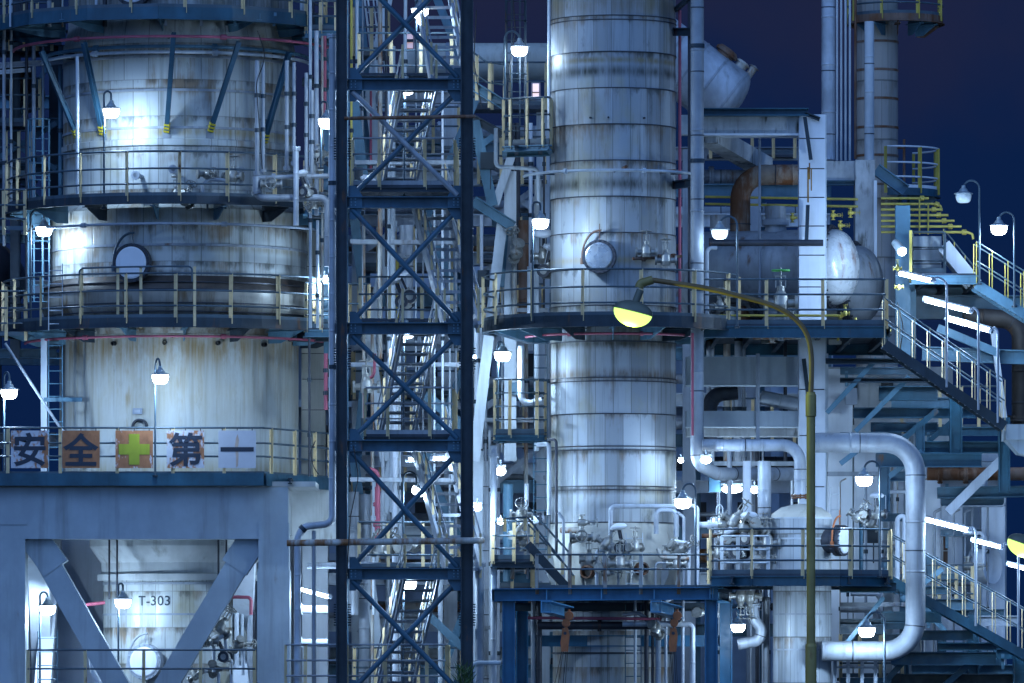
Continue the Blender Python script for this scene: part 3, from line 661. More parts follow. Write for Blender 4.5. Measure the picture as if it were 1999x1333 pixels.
for a, b in (((66, 1048), (265, 1400)), ((497, 1048), (288, 1400))):
    MB().bar(P(*a, FY+.5), P(*b, FY+.5), .56, .56, YD).B('v_brace', M['conc'], tb)
    MB().bar(P(a[0], a[1], BY+.3), P(b[0], b[1], BY+.3), .5, .5, YD).B('v_brace', M['conw'], tb)
for a, b in (((66, 1048), (110, 1110)), ((497, 1048), (458, 1108))): MB().bar(P(*a, FY+.5), P(*b, FY+.5), .70, .6, YD).B('brace_socket', M['conc'], tb)
for x, s in ((75, 1), (480, -1)):
    MB().bar(P(x, 1055, 1.2), P(x + s*12, 1400, 6.5), .5, .5, YD).B('side_brace', M['white'], tb)
    MB().bar(P(x + s*30, 1055, 6.5), P(x + s*5, 1400, 2.), .4, .4, YD).B('side_brace', M['white'], tb)
# wall behind the bay and the lit concrete wall to the right of the table
w = T('concrete_wall', 'pale wall behind the open bay under the T-303 table', 'wall', P(300, 1560, 10.5))
g = MB(); g.rect(-140, 940, 640, 1640, 10.5, .3); g.B('wall_face', M['white'], w)
for x in (20, 180, 330, 520): MB().rect(x, 945, x+26, 1640, 10.1, .4).B('pilaster', M['white'], w)
w = T('concrete_wall', 'rust-streaked pale concrete wall between the table and the blue steel tower', 'wall', P(610, 1100, 3.5))
MB().rect(566, 948, 672, 1055, 3.4, 4).B('wall_face', M['conw'], w); MB().rect(563, 938, 676, 950, 3.2, 4.4).B('coping', M['mould'], w)
MB().rect(590, 1055, 640, 1640, 5.5, 1).B('pier', M['white'], w)
# railing at the foot of the bay
c = [P(x, 1345, -.6) for x in (54, 210, 360, 498)]
t = T('guard_railing', 'dark and yellow railing along the foot of the T-303 bay', 'railing', c[0]); rails(t, c, .95, 1.3, (1., .52))
MB().box((P(54,0,0).x, -.6, P(0,1352,0).z), (P(500,0,0).x, 1.5, P(0,1345,0).z)).B('walkway', M['grate'], t)

# ------------------------------------------------------------------ ladders and light steel at the left edge
ladder('ladder', 'pale blue ladder up to the belt platform at the left of T-303', P(95, 645, .9), P(95, 515, .9), (L(27), 0, 0), m='pale', step=.28)
ladder('ladder', 'blue ladder beside the stained base shell of T-303', P(95, 935, 1.6), P(95, 662, 1.6), (L(27), 0, 0), step=.3)
ladder('ladder', 'ladder standing in the open bay behind the left table leg', P(74, 1420, 1.3), P(74, 1232, 1.3), (L(38), 0, 0))
ladder('caged_ladder', 'caged ladder at the upper left edge beside the dark vessel', P(60, 640, 3.5), P(60, 235, 3.5), (L(36), 0, 0), cage=(0, -1, 0))
beams('support_post', 'cream post under the belt platform at the left of T-303', [('post', 'pale', 'b', (86, 940, 2.2), (86, 660, 2.2), .15, .15, YD), ('bracket', 'bluel', 'b', (86, 780, 2.0), (160, 780, 2.0), .1, .1)], 'post')
beams('diagonal_strut', 'thin diagonal strut crossing the sky at the far left', [('strut', 'grey', 'o', (10, 670, .5), (122, 842, 1.2), .07, .07), ('shoe', 'grey', 'b', (116, 838, 1.2), (128, 846, 1.2), .14, .1)], 'strut')
beams('steelwork', 'dark blue steel frame behind the upper left platforms', [('column', 'navy', 'h', (30, 700, 6), (30, -60, 6), .25, .25, YD), ('column', 'navy', 'h', (108, 640, 8), (108, -60, 8), .3, .3, YD),
   ('beam', 'blue', 'h', (-60, 240, 6), (120, 240, 6), .2, .25), ('beam', 'blue', 'h', (-60, 330, 6), (120, 330, 6), .2, .22), ('beam', 'navy', 'h', (-60, 100, 6), (130, 100, 6), .2, .3), ('beam', 'blue', 'h', (-60, 465, 6), (110, 465, 6), .2, .25),
   ('brace', 'bluel', 'l', (30, 240, 6), (108, 100, 8), .1, .1, YD), ('brace', 'bluel', 'l', (20, 330, 6), (105, 415, 6), .1, .1, YD), ('beam', 'blue', 'h', (-60, 690, 6), (110, 690, 6), .2, .25), ('beam', 'navy', 'h', (-60, 860, 7), (110, 860, 7), .2, .4)])
g = MB(); c = P(36, 165, 7.5); t = T('horizontal_drum', 'dark round drum end at the upper left corner', 'drum', c)
g.rev([(0, -1.2), (ar(20), -1.15), (ar(33), -1.0), (ar(36), -.8), (ar(36), 3)], c, YD, 32, share=True); g.B('drum_shell', M['belt'], t)
MB().rev([(ar(36), -.72), (ar(40), -.72), (ar(40), -.62), (ar(36), -.62)], c, YD, 32).B('flange', M['dark'], t)
g = MB(); c = P(-25, 535, 8.5); t = T('horizontal_drum', 'dark rust-brown drum half out of the picture at the left edge', 'drum', c)
g.rev([(0, -1.2), (ar(40), -1.15), (ar(62), -.8), (ar(62), 3)], c, YD, 32, share=True); g.B('drum_shell', M['dark'], t)
MB().rev([(ar(62), -.72), (ar(67), -.72), (ar(67), -.6), (ar(62), -.6)], c, YD, 32).B('flange', M['belt'], t)
pc = [P(x, 460, 4) for x in (-60, 0, 40, 62)]
t = T('guard_railing', 'short railing on the far left platform beside the lamp', 'railing', pc[0]); rails(t, [V((p.x, 2, p.z)) for p in pc], 1., .5)
t = T('guard_railing', 'railing on a low side platform at the far left, against the sky', 'railing', P(0, 655, 2)); rails(t, [P(x, 655, 2.) for x in (-60, 20, 50)], 1.1, .4)
# ------------------------------------------------------------------ pipes on the column
def ringpipe(label, cx, Y, py, r, dia, m, a0=-175, a1=-5, joints=(.3, .62), cat='pipe', name='ring_pipe'):
    c = P(cx, py, Y); t = T(name, label, cat, c); ps = arc(c, L(r, Y), a0, a1, 48)
    MB().tube(ps, L(dia/2, Y), 10).B('pipe_body', M[m], t)
    for u in joints:
        i = int(u*48); MB().tube([ps[i].lerp(ps[i+1], .2), ps[i].lerp(ps[i+1], .75)], L(dia*.95, Y), 10).B('coupling', M[m], t)
    for u in (.15, .5, .85):
        i = int(u*48); q = c + (ps[i]-c)*((L(r, Y)-.5)/L(r, Y)); MB().bar(q, ps[i], .04, .04).B('support_arm', M['navy'], t)
    return t
ringpipe('pink fire-water ring high on T-303, under the top platform', AX-5, AY, 103, 318, 5.5, 'pink')
ringpipe('upper of two grey ring pipes just under the top platform of T-303', AX-5, AY, 116, 258, 7, 'bluel')
ringpipe('lower of two grey ring pipes just under the top platform of T-303', AX-5, AY, 127, 262, 6.5, 'pale')
ringpipe('thin grey and pink spray ring round the middle shell of T-303', AX, AY, 458, 305, 5, 'grey')
ringpipe('faded pink spray ring under the belt platform of T-303', AX, AY, 672, 300, 5, 'pink')
pipe('pale pair-tube riser at the left of the upper T-303 shell', [(151, 110, .9), (151, 375, .9), (158, 398, .9)], 7, 'pale', group=None)
RG = 'grey risers at the right of T-303'
for x, y0, y1, dd, lab in ((502, 118, 345, 9, 'grey riser nearest the last knee brace on T-303'), (514, 122, 340, 7, 'thinner grey riser touching the one by the last knee brace'), (560, 118, 335, 8, 'grey riser ending at the manifold, third from the left'),
                      (574, 122, 325, 7, 'grey riser ending at the manifold, fourth from the left'), (598, 142, 345, 7, 'grey riser ending at the manifold, second from the right'), (609, 176, 345, 8, 'short grey riser, rightmost above the manifold')):
    pipe(lab, [(x, y0, -.9), (x, y1, -.9)], dd, 'aluf', group=RG, fl=(.97,), cl=(.3, .6), laps=1.3)
pipe('grey horizontal manifold pipe under the risers beside T-303', [(498, 347, -.95), (642, 343, -.95)], 9, 'aluf', fl=(.25, .55))
pipe('stout grey pipe crossing from the manifold to the blue tower', [(500, 345, -1.2), (500, 386, -1.2), (640, 386, -1.2), (640, 520, -1.2)], 14, 'aluf', bend=.2, fl=(.1,))
pipe('short vertical pipe with a capped top in front of the manifold', [(578, 287, -1.5), (578, 440, -1.5)], 11, 'alu', fl=(.02,))
pipe('long bright downcomer running down the left side of the blue tower', [(649, 70, -4.6), (649, 1022, -4.6), (592, 1028, -4.6), (581, 1050, -4.6), (581, 1460, -4.6)], 14, 'alu', bend=.22, fl=(.0,), cl=(.2, .45, .7))
pipe('thin riser beside the downcomer at the foot of the blue tower', [(613, 1036, -4.5), (613, 1460, -4.5)], 9, 'aluf')
pipe('rusty grey pipe running across the lower blue tower', [(560, 1060, -5.55), (932, 1055, -5.55), (940, 1055, -4.6)], 13, 'rusth', bend=.1)
pipe('thin rusty pipe running across the upper blue tower', [(672, 231, -5.4), (928, 227, -5.4)], 7, 'rust')
for i, x in enumerate((237, 254, 385, 402)): pipe('thin tube hanging inside the T-303 bay', [(x*.9+ (0 if i < 2 else 80), 1052, 2.2), (x*.9+(0 if i < 2 else 80), 1170+8*i, 2.2)], 4, 'dark', group='thin tubes in the T-303 bay', laps=0)
pipe('dark red pipe stub left of T-303 in the bay', [(168, 1180, 2.5), (205, 1176, 2.5)], 7, 'pink'); pipe('red pipe stub right of T-303 in the bay', [(440, 1165, 1.8), (490, 1166, 1.8), (490, 1200, 1.8)], 7, 'pink', bend=.1)
for x, dd, m in ((462, 9, 'white'), (473, 7, 'pale'), (488, 12, 'alu'), (496, 6, 'dark')): pipe({462: 'white riser nearest T-303 in the bay', 473: 'thin pale riser in the bay', 488: 'stout jacketed riser beside the right table leg', 496: 'dark thin riser against the right table leg'}[x], [(x, 1130, 1.6 + x*.003), (x, 1430, 1.6 + x*.003)], dd, m)
pipe('white bent pipe at the foot of the left V brace', [(165, 1260, .9), (176, 1262, .9), (182, 1312, .9), (200, 1345, .9)], 12, 'white', bend=.15, fl=(.1, .9))
for i, (x, y, s, lab) in enumerate(((405, 1252, 1., 'valve nearest the right V brace in the bay'), (428, 1226, 1.1, 'upper valve of the cluster in the T-303 bay'), (440, 1282, 1., 'middle valve of the cluster in the T-303 bay'), (415, 1306, .9, 'lowest valve of the cluster in the T-303 bay'), (463, 1258, .9, 'valve against the white riser in the bay'), (382, 1318, .8, 'small valve at the foot of the right V brace'))):
    valve(x, y, .8 + .1*i, lab, 'valves in the T-303 bay', (0, 0, 30*i), s*1.25)
    pipe('short white branch pipe behind the bay valves', [(x-16, y+4, 1. + .1*i), (x+12, y+4, 1. + .1*i), (x+12, y+60, 1.+.1*i)], 7, 'white', bend=.1, group='branch pipes behind the bay valves', laps=0)
for x, y, lab, rt in ((405, 340, 'handwheel valve left of the level gauge on the second T-303 platform', (0, 0, 20)), (455, 345, 'handwheel valve right of the level gauge on the second T-303 platform', (0, 0, -20)), (345, 385, 'low valve left of the gauge on the second T-303 platform', (0, 0, 0)), (362, 390, 'low valve beside the gauge post on the second T-303 platform', (0, 0, 60)), (530, 360, 'small valve on the pipe crossing beside T-303', (90, 0, 0)), (600, 375, 'small valve under the manifold beside T-303', (90, 0, 0))):
    valve(x, y, front(280, min(x, 560)) if x < 500 else -1.25, lab, 'valves on the second T-303 platform', rt, 1.2)
t = T('level_gauge', 'shiny box-shaped gauge and pipe loop on the second T-303 platform', 'instrument', P(425, 400, front(285, 425))); Yg = front(285, 425)
MB().tube([P(395, 360, Yg), P(398, 385, Yg), P(405, 395, Yg), P(440, 395, Yg), P(443, 352, Yg), P(410, 350, Yg), P(397, 360, Yg)], .05, 8, bend=.1).B('pipe_loop', M['alu'], t)
MB().rect(402, 378, 438, 392, Yg-.12, .2).B('gauge_box', M['white'], t); MB().tube([P(405, 395, Yg), P(405, 408, Yg)], .03, 6).B('leg', M['rail'], t); MB().tube([P(440, 395, Yg), P(440, 408, Yg)], .03, 6).B('leg', M['rail'], t)
# ================================================================== blue braced steel tower with the stairs
LV = [-72, 165, 395, 641, 870, 1120, 1360]
F, K = -5.2, -.6                                        # front and back planes
def leg(x0, x1, Y, m):
    return ('leg', m, 'h', ((x0+x1)/2, 1860, Y), ((x0+x1)/2, -140, Y), L(x1-x0), L(x1-x0)*.95, XD if Y == F else YD)
it = [leg(656, 678, F, 'navy'), leg(899, 924, F, 'navy'), leg(661, 680, K, 'bluel'), leg(903, 921, K, 'bluel')]
for i, y in enumerate(LV):
    h = L(22)
    it.append(('beam', 'tower', 'u', (678, y, F), (900, y, F), .22, h)); it.append(('beam', 'bluel', 'h', (680, y, K), (901, y, K), .2, h))
    for x in (668, 912): it.append(('side_beam', 'tower', 'h', (x, y, F+.2), (x, y, K-.2), .2, h))
    if i + 1 < len(LV):
        y1 = LV[i+1]; mm = ('tower', 'tower') if i != 1 else ('aluf', 'tower')
        it += [('cross_brace', mm[0], 'o', (688, y+14, F), (893, y1-14, F), .13, .13), ('cross_brace', mm[1], 'o', (893, y+14, F+.13), (688, y1-14, F+.16), .13, .13)]
        for x in (668, 912): it.append(('side_brace', 'bluel', 'l', (x, y+14, F+.3), (x, y1-14, K-.3), .1, .1, XD))
tw = beams('steel_tower', 'dark blue X-braced steel tower standing between the two big columns', it, 'steel tower', org=P(790, 1860, -3))
for i, y in enumerate(LV[1:]):
    for x, s in ((682, 1), (899, -1)):
        for dy in (1, -1):
            MB().plate([P(x, y, F-.02), P(x + s*25, y, F-.02), P(x + s*25, y + dy*14, F-.02), P(x + s*12, y + dy*33, F-.02), P(x, y + dy*33, F-.02)], YD, .02).B('gusset_plate', M['tower'], tw)
    g = MB()
    for x in (686, 694, 886, 894):
        for k in range(3): c = P(x, y-6+k*6, F); g.cyl(V((c.x, F-.15, c.z)), V((c.x, F-.10, c.z)), .017, 6)
    g.B('bolt_row', M['bluel'], tw)
for x in (655, 682, 899, 925):
    for y in (700, 290, 1200):
        g = MB()
        for k in range(9): c = P(x, y-20+k*5, F); g.cyl(c - XD*.04, c + XD*.04, .018, 6)
        g.B('splice_bolts', M['navy'], tw)
# stair flights, alternating inside the tower
fl = [((842, 160), (802, -72), 0), ((738, 395), (786, 165), 1), ((868, 641), (806, 395), 0), ((738, 870), (786, 641), 1), ((872, 1120), (806, 870), 0), ((735, 1360), (790, 1120), 1)]
nm = ['flight under the topmost lamp', 'flight between the two upper blue beams, behind the lamp on a post', 'flight between the second and third blue beams', 'flight below the middle lamp on a post', 'flight behind the tilted lamp', 'lowest flight, behind the lamp on a tall post']
for (a, b, k), n_ in zip(fl, nm):
    ya, yb = (-1.0, -4.3) if k else (-4.3, -1.0)
    stairs('stair_flight', 'pale steel stair ' + n_, P(a[0], a[1], ya), P(b[0], b[1], yb), (L(64), 0, 0), 12, 1.0, .95, .27, 'grey', 'aluf', rm='grey')
lands = [(2, 690, 885, 'upper landing inside the blue tower, behind the rusty thin pipe'), (4, 715, 882, 'middle landing inside the blue tower, above the pair of tube lamps'), (6, 560, 868, 'lowest landing inside the blue tower, cut by the bottom of the picture')]
for i, x0, x1, lab in lands:
    y = LV[i] - 12
    e = [P(x0, y, -1.2), P(x0, y, -4.75), P(x1, y, -4.75), P(x1 + 6, y, -1.2)]; z = e[0].z; e = [V((p.x, p.y, z)) for p in e]
    poly_deck('landing', lab, e, 1.1, 1.0, (0, 3), .12, 'landing', 'navy', hs=(1., .66, .33), joists=2, rm='aluf')
for i, lab in ((1, 'high landing inside the blue tower, below the topmost lamp'), (3, 'landing inside the blue tower at the third blue beam'), (5, 'landing inside the blue tower above the lowest lamp')):
    y = LV[i] - 12; e = [P(700, y, -1.2), P(700, y, -2.6), P(885, y, -2.6), P(885, y, -1.2)]; z = e[0].z
    poly_deck('landing', lab, [V((p.x, p.y, z)) for p in e], 1.1, .9, (3, 4), .12, 'landing', 'navy', joists=2)
# ------------------------------------------------------------------ pale splayed steelwork behind the tower
it = []
for k, (y0, y1) in enumerate(((-60, 190), (190, 430), (430, 660), (660, 900), (900, 1130), (1130, 1400))):
    e = 1 if k % 2 == 0 else 0
    a, b = (766, 722) if e else (722, 752)
    it += [('leg_segment', 'pale', 'h', (a, y0, 5), (b, y1, 5), .26, .26, YD), ('leg_segment', 'bluel', 'h', (692 if e else 722, y0, 5.4), (720 if e else 696, y1, 5.4), .24, .24, YD),
           ('girder', 'grey', 'h', (640, y1, 5.8), (960, y1, 5.8), .25, .3), ('raker', 'bluel', 'h', (830 if e else 930, y0, 5.6), (930 if e else 830, y1, 5.6), .2, .22, YD)]
beams('steelwork', 'pale splayed steelwork seen through the blue tower', it, 'steel frame')
it = [('leg', 'pale', 'h', (982, 420, 2), (926, 900, 2), .26, .26, YD), ('leg', 'bluel', 'h', (986, 430, 2.3), (976, 560, 2.3), .22, .22, YD), ('leg', 'pale', 'h', (996, 335, 2.6), (996, 900, 2.6), .3, .3, YD),
      ('raker', 'bluel', 'h', (926, 236, 2.4), (962, 402, 2.4), .26, .26, YD), ('raker', 'pale', 'h', (1000, 300, 2.4), (966, 400, 2.4), .2, .2, YD), ('beam', 'bluel', 'u', (924, 392, 1.6), (1002, 442, 1.6), .2, .26), ('beam', 'bluel', 'u', (924, 168, 1.6), (985, 205, 1.6), .2, .24),
      ('beam', 'navy', 'h', (924, 232, 2.4), (980, 262, 2.4), .2, .2), ('raker', 'bluel', 'h', (930, 290, 4), (1000, 240, 4), .15, .18, YD), ('leg', 'pale', 'h', (932, 880, 2.2), (928, 1300, 2.2), .3, .3, YD), ('leg', 'bluel', 'h', (690, 200, 2.), (716, 400, 2.), .26, .26, YD),
      ('raker', 'bluel', 'h', (830, 770, 3.5), (925, 850, 3.5), .25, .25, YD), ('raker', 'bluel', 'h', (926, 1285, 2.2), (835, 1200, 2.2), .2, .25, YD)]
beams('steelwork', 'pale and blue slanting steel legs just right of the blue tower', it, 'steel frame')
t = T('guard_railing', 'cream railing sloping down behind the blue tower towards the round column', 'railing', P(925, 170, 1.5)); rails(t, [P(905, 168, 1.6), P(950, 200, 1.6), P(985, 205, 1.6)], 1.0, .33, (1., .5))

# ================================================================== central round column (axis at column 1197, depth 0)
CX = 1197; cc = P(CX, 1860, 0)
def cz(py): return P(CX, py, 0).z - cc.z
def cr(n): return n/S
t = T('process_column', 'tall slim round column of rust-streaked metal sheets at the middle of the picture', 'column', cc); cent = t
C = lambda prof: [(cr(r), cz(y)) for r, y in prof]
# sheet courses: each lapped over the one below by a few millimetres
cs = [1862 - 70*k for k in range(12, 29)]
g = MB()
for i, (a, b) in enumerate(zip(cs, cs[1:])): e = .9 * (i % 2); g.rev(C([(121 + e, a), (122 + e, a-1), (122 + e, b)]), cc, Z, 88)
g.rev([(cr(122), cz(cs[-1])), (cr(112), cz(cs[-1]-20)), (cr(70), cz(cs[-1]-44)), (0, cz(cs[-1]-52))], cc, Z, 88, share=True); g.B('cladding', M['cladc'], t)
for y in cs[:-1] + [50, 749, 875, 959]: MB().rev(C([(122.2, y+1.1), (123.8, y+.9), (123.8, y-.9), (122.2, y-1.1)]), cc, Z, 88).B('band', M['dark'], t)
MB().rev(C([(118, 1160), (132, 1080), (124, 1040), (122, 1022)]), cc, Z, 72).B('flared_skirt', M['beige'], t)
g = MB(); g.rev(C([(118, 1860), (118, 1160)]), cc, Z, 72); g.B('lower_cladding', M['cladc'], t)
for y in (1275, 1190): MB().rev(C([(118.5, y+2), (120.5, y+1.5), (120.5, y-1.5), (118.5, y-2)]), cc, Z, 72).B('band', M['dark'], t)
def cpt(px, py, r=122, out=0.):
    dx = cr(px-CX); rr = cr(r); y = -math.sqrt(max(rr*rr-dx*dx, 0)); n = V((dx, y, 0)).normalized()
    return V((cc.x+dx, y, P(0, py, 0).z)) + n*out, n
p, n = cpt(1172, 510); manway(t, p, n, cr(29), 'conem', ring='dark', deep=.3, dav='rust')
for x, y in ((1214, 338), (1286, 342)):
    p, n = cpt(x, y); MB().cyl(p, p+n*.5, .04, 10).B('nozzle', M['rust'], t)
for x, l in ((1152, .25), (1186, .25), (1254, .25)):
    p, n = cpt(x, 240); MB().cyl(p, p+n*.06, .025, 8).B('stud', M['dark'], t)
for x, r in ((1085, 120), (1140, 128), (1230, 128), (1290, 124)):
    p, n = cpt(x, 1085, 124); w = n.cross(Z); MB().plate([p, p+n*.22, p+n*.22+Z*-.5, p-Z*.9], w, .03).B('anchor_rib', M['conw'], t)
for x, y in ((1150, 1118), (1245, 1112)):
    p, n = cpt(x, y, 122); g = MB(); g.rev([(.16, -.3), (.16, .25), (.12, .25), (.12, -.3)], p, n, 20); g.B('skirt_opening', M['rust'], t)
# nozzles and shut-off valve of the upper hatch level
g = MB(); p, n = cpt(1262, 505)
t2 = pipe('dark bent instrument pipe with fittings right of the column hatch', [(1235, 505, -1.75), (1300, 502, -1.4), (1330, 500, -1.0)], 6, 'rust', fl=(.2, .5, .8))
for x, y, lab in ((1262, 492, 'upright valve right of the hatch on the round column'), (1300, 508, 'valve on the dark pipe at the right edge of the round column')): valve(x, y, -1.7, lab, None, (0, 0, 0), 1.2)
ringpipe('pale pink spray ring round the middle of the slim column', CX, 0, 346, 176, 5.5, 'pale', -172, -8)
ringpipe('pink spray ring under the round platform of the slim column', CX, 0, 660, 176, 5, 'pink', -165, -15)
cd = round_deck('platform', 'round railed platform at the hatch of the slim column, behind the yellow-green street lamp', CX - 4, 0, 630, 248, 124, -205, 25, 1.12, 1.35, .28, 9, 36, fm='navy')
for x in (958, 975, 992, 1010, 1031, 1052): pass
bx = [P(x, 292, y) for x, y in ((985, 0.9), (985, -.7), (1072, -1.2), (1078, .4))]; z = bx[0].z
poly_deck('platform', 'small square landing with cream railing at the left of the slim column, near the top', [V((p.x, p.y, z)) for p in bx], 1.1, .42, (0, 3), .14, 'platform', 'bluel', joists=2)
ladder('caged_ladder', 'caged ladder above the square landing left of the slim column', P(990, 292, 1.), P(990, -60, 1.), (L(34), 0, 0), cage=(0, -1, 0), m='navy')
ladder('ladder', 'long blue ladder up the left side of the slim column', P(1042, 1110, -.6), P(1042, 655, -.6), (L(26), 0, 0), m='blue', step=.3)
bx = [P(x, 850, y) for x, y in ((968, .9), (968, -.7), (1062, -.7), (1062, .4))]; z = bx[0].z
poly_deck('platform', 'small blue caged landing left of the slim column below the bright lamp', [V((p.x, p.y, z)) for p in bx], 1.3, .6, (0, 3), .14, 'platform', 'blue', joists=2, hs=(1., .75, .5, .25))
# risers beside it
pipe('stout grey riser at the right of the slim column', [(1361, -60, -1.6), (1361, 905, -1.6), (1400, 925, -1.), (1545, 925, 1.)], 26, 'aluf', bend=.35, cl=(.12, .3, .5), laps=2.2)
pipe('dark riser hugging the right edge of the slim column', [(1346, -60, -1.), (1346, 640, -1.)], 7, 'dark', laps=0)
pipe('reddish thin riser right of the slim column', [(1327, 20, -.3), (1327, 660, -.3)], 6, 'pink', laps=2.); pipe('reddish thin riser below the round platform', [(1352, 650, -1.9), (1352, 850, -1.9)], 5, 'pink', laps=0)
pipe('bright thin pipe at the left edge of the slim column near the top', [(1072, -60, -.2), (1072, 250, -.2)], 7, 'white')
for y in (62, 640, 1085): pass
beams('pipe_bracket', 'blue bracket tying the stout riser to the slim column near the top', [('arm', 'navy', 'h', (1315, 62, -.4), (1352, 62, -1.2), .14, .2), ('arm', 'navy', 'b', (1318, 20, -.2), (1346, -5, -1.1), .1, .1)], 'bracket')
beams('pipe_bracket', 'blue bracket tying the stout riser to the slim column at the spray ring', [('arm', 'navy', 'h', (1312, 362, -.4), (1352, 356, -1.2), .14, .2)], 'bracket')
pipe('white bent pipe left of the slim column above the caged landing', [(1017, 675, -.2), (1017, 790, -.2), (1058, 782, -.2)], 13, 'white', bend=.2)
pipe('grey pipe elbow under the square landing', [(968, 250, .4), (968, 325, .4), (1050, 330, .4), (1052, 400, .4)], 8, 'pale', bend=.12)
pipe('pale pipe bent over the lower left of the slim column', [(1050, 868, -.9), (1072, 866, -1.2), (1072, 1005, -1.2)], 9, 'alu', bend=.12); pipe('dark pipe beside the pale bent pipe at the lower left of the slim column', [(1070, 858, -1.3), (1086, 858, -1.5), (1086, 1080, -1.5)], 6, 'dark', bend=.1)
pipe('pale pipe bent across the foot of the slim column', [(1335, 988, -1.9), (1192, 988, -1.9), (1192, 1070, -1.9)], 9, 'alu', bend=.12, fl=(.97,)); pipe('inverted U pipe at the lower right of the slim column', [(1281, 1042, -1.9), (1281, 996, -1.9), (1320, 996, -1.9), (1320, 1048, -1.9)], 10, 'alu', bend=.14)
pipe('stub pipe with its valve leaving the skirt at the left', [(1095, 1035, -1.5), (1135, 1035, -1.7), (1140, 1035, -1.7)], 12, 'rusth', fl=(.9,))
pipe('pale grey riser from the hoist deck up beside the caged landing', [(964, 1500, -2.6), (964, 870, -2.6)], 13, 'alu', fl=(.97,), laps=1.8); pipe('blue-grey pipe stub ending left of the hoist frame', [(936, 1500, -3.2), (936, 1098, -3.2)], 17, 'aluf', fl=(.99,), laps=1.4)
pipe('square pale conduit behind the ladder', [(992, 1135, .3), (992, 945, .3)], 20, 'bluel', laps=0)
pipe('white vapour pipe curling down to the manifold left of the skirt', [(1028, 944, .2), (1028, 990, .2), (1015, 1000, .2), (1010, 1015, .2)], 9, 'white', bend=.1)
pipe('white insulated pipe stub entering the skirt from the left', [(1012, 1018, -.6), (1062, 1012, -.6)], 17, 'white', fl=(.85,), fm='dark')
GP = 'small pipes and valves round the foot of the slim column'
pp = [((1178, 1150), (1178, 1060), (1192, 1050)), ((1165, 1150), (1165, 1075), (1188, 1072)), ((1207, 1150), (1207, 1082), (1230, 1080)), ((1112, 1150), (1112, 1058), (1150, 1050)), ((1335, 1145), (1335, 1010), (1322, 1000)), ((1345, 1145), (1345, 1060), (1310, 1055)), ((1320, 1100), (1280, 1098), (1280, 1150)), ((1345, 1090), (1290, 1088), (1284, 1070)), ((1100, 1145), (1100, 1015), (1090, 1000)), ((1362, 1145), (1362, 990), (1345, 985)), ((1030, 1130), (1030, 1040), (1010, 1020)), ((1000, 1130), (1005, 1040), (1030, 1010))]
for i, q in enumerate(pp): pipe('small pale pipe rising through the clutter at the foot of the slim column', [(*a, -2.0 - .05*i) for a in q], (6, 7, 5, 8)[i % 4], ('alu', 'white', 'aluf', 'rusth')[i % 4], bend=.09, group=GP, laps=0)
vv = [(1180, 1062, 0), (1190, 1085, 40), (1216, 1070, 20), (1150, 1092, 0), (1300, 1080, 10), (1325, 1074, 30), (1320, 1100, 0), (1135, 1020, 0), (1135, 1048, 0), (1168, 1108, 90), (1182, 1118, 0), (1018, 1005, 0), (1008, 1045, 60), (1020, 1060, 0), (1210, 1100, 0), (1240, 1068, 45)]
for i, (x, y, rz) in enumerate(vv): valve(x, y, -2.1 - .03*i, 'small weathered valve in the clutter at the foot of the slim column', 'valves round the foot of the slim column', (0, 90*(i % 3 == 1), rz), (1.1, .9, 1.3)[i % 3])
ladder('ladder', 'short ladder against the skirt of the slim column', P(1222, 1150, -2.2), P(1222, 1040, -2.2), (L(32), 0, 0), m='pale', step=.26)
ladder('ladder', 'ladder under the hoist deck in front of the lower round column', P(1221, 1460, -2.0), P(1221, 1180, -2.0), (L(30), 0, 0), m='bluel', step=.3)

# ================================================================== blue hoist frame
HF = -4.0
it = []
for x, w_, Y in ((993, 20, HF), (1019, 22, HF+2.6), (1388, 26, HF), (1417, 26, HF+2.6)): it.append(('leg', 'hoist', 'h', (x, 1860, Y), (x, 1168, Y), L(w_), .3, XD))
it += [('front_beam', 'hoist', 'u', (965, 1161, HF-.1), (1402, 1158, HF-.1), .25, .30), ('rear_beam', 'hoist', 'h', (975, 1163, HF+6.2), (1432, 1163, HF+6.2), .25, .28), ('end_beam', 'hoistl', 'u', (1400, 1160, HF-.1), (1440, 1172, HF+6), .25, .32), ('end_beam', 'hoist', 'u', (968, 1162, HF), (968, 1165, HF+6), .2, .3),
       ('tie_beam', 'hoist', 'u', (1030, 1251, HF+2.6), (1405, 1251, HF+2.6), .2, .27), ('inner_beam', 'navy', 'h', (1000, 1185, HF+2), (1400, 1185, HF+2), .2, .2)]
hf = beams('hoist_frame', 'bright blue steel hoist frame with two trolley beams at the foot of the slim column', it, 'hoist frame', org=P(1195, 1860, HF))
for x in (1066, 1173, 1276, 1385): MB().rect(x, 1150, x+2, 1172, HF-.16, .1).B('stiffener', M['hoistl'], hf)
for x0 in (1066, 1280): MB().ub(P(x0, 1184, HF-2.0), P(x0+44, 1196, HF-.2), .26, .28).B('trolley_beam', M['hoistl'], hf)
g = MB(); g.rect(972, 1150.5, 1430, 1155, HF+.1, 6); g.B('deck', M['grate'], hf)
t = T('guard_railing', 'rust-stained railing along the hoist deck in front of the slim column', 'railing', P(1050, 1150, HF)); rails(t, [P(1046, 1150, HF), P(1180, 1150, HF), P(1392, 1150, HF)], .82*1.0, .84, (1., .58), pm='rusth')
t = T('guard_railing', 'sloping handrail pair beside the hoist deck stairs', 'railing', P(1030, 1150, HF+.5)); rails(t, [P(985, 1028, HF+.8), P(1030, 1026, HF+.8), P(1120, 1140, HF+.8)], .2, .5, (1.,), toe=0)
stairs('stair_flight', 'short blue stair climbing left from the hoist deck', P(1110, 1150, HF+1), P(1030, 1062, HF+1), (0, .8, 0), 7, .9, .9, .2, 'navy', 'navy', pm='rusth')
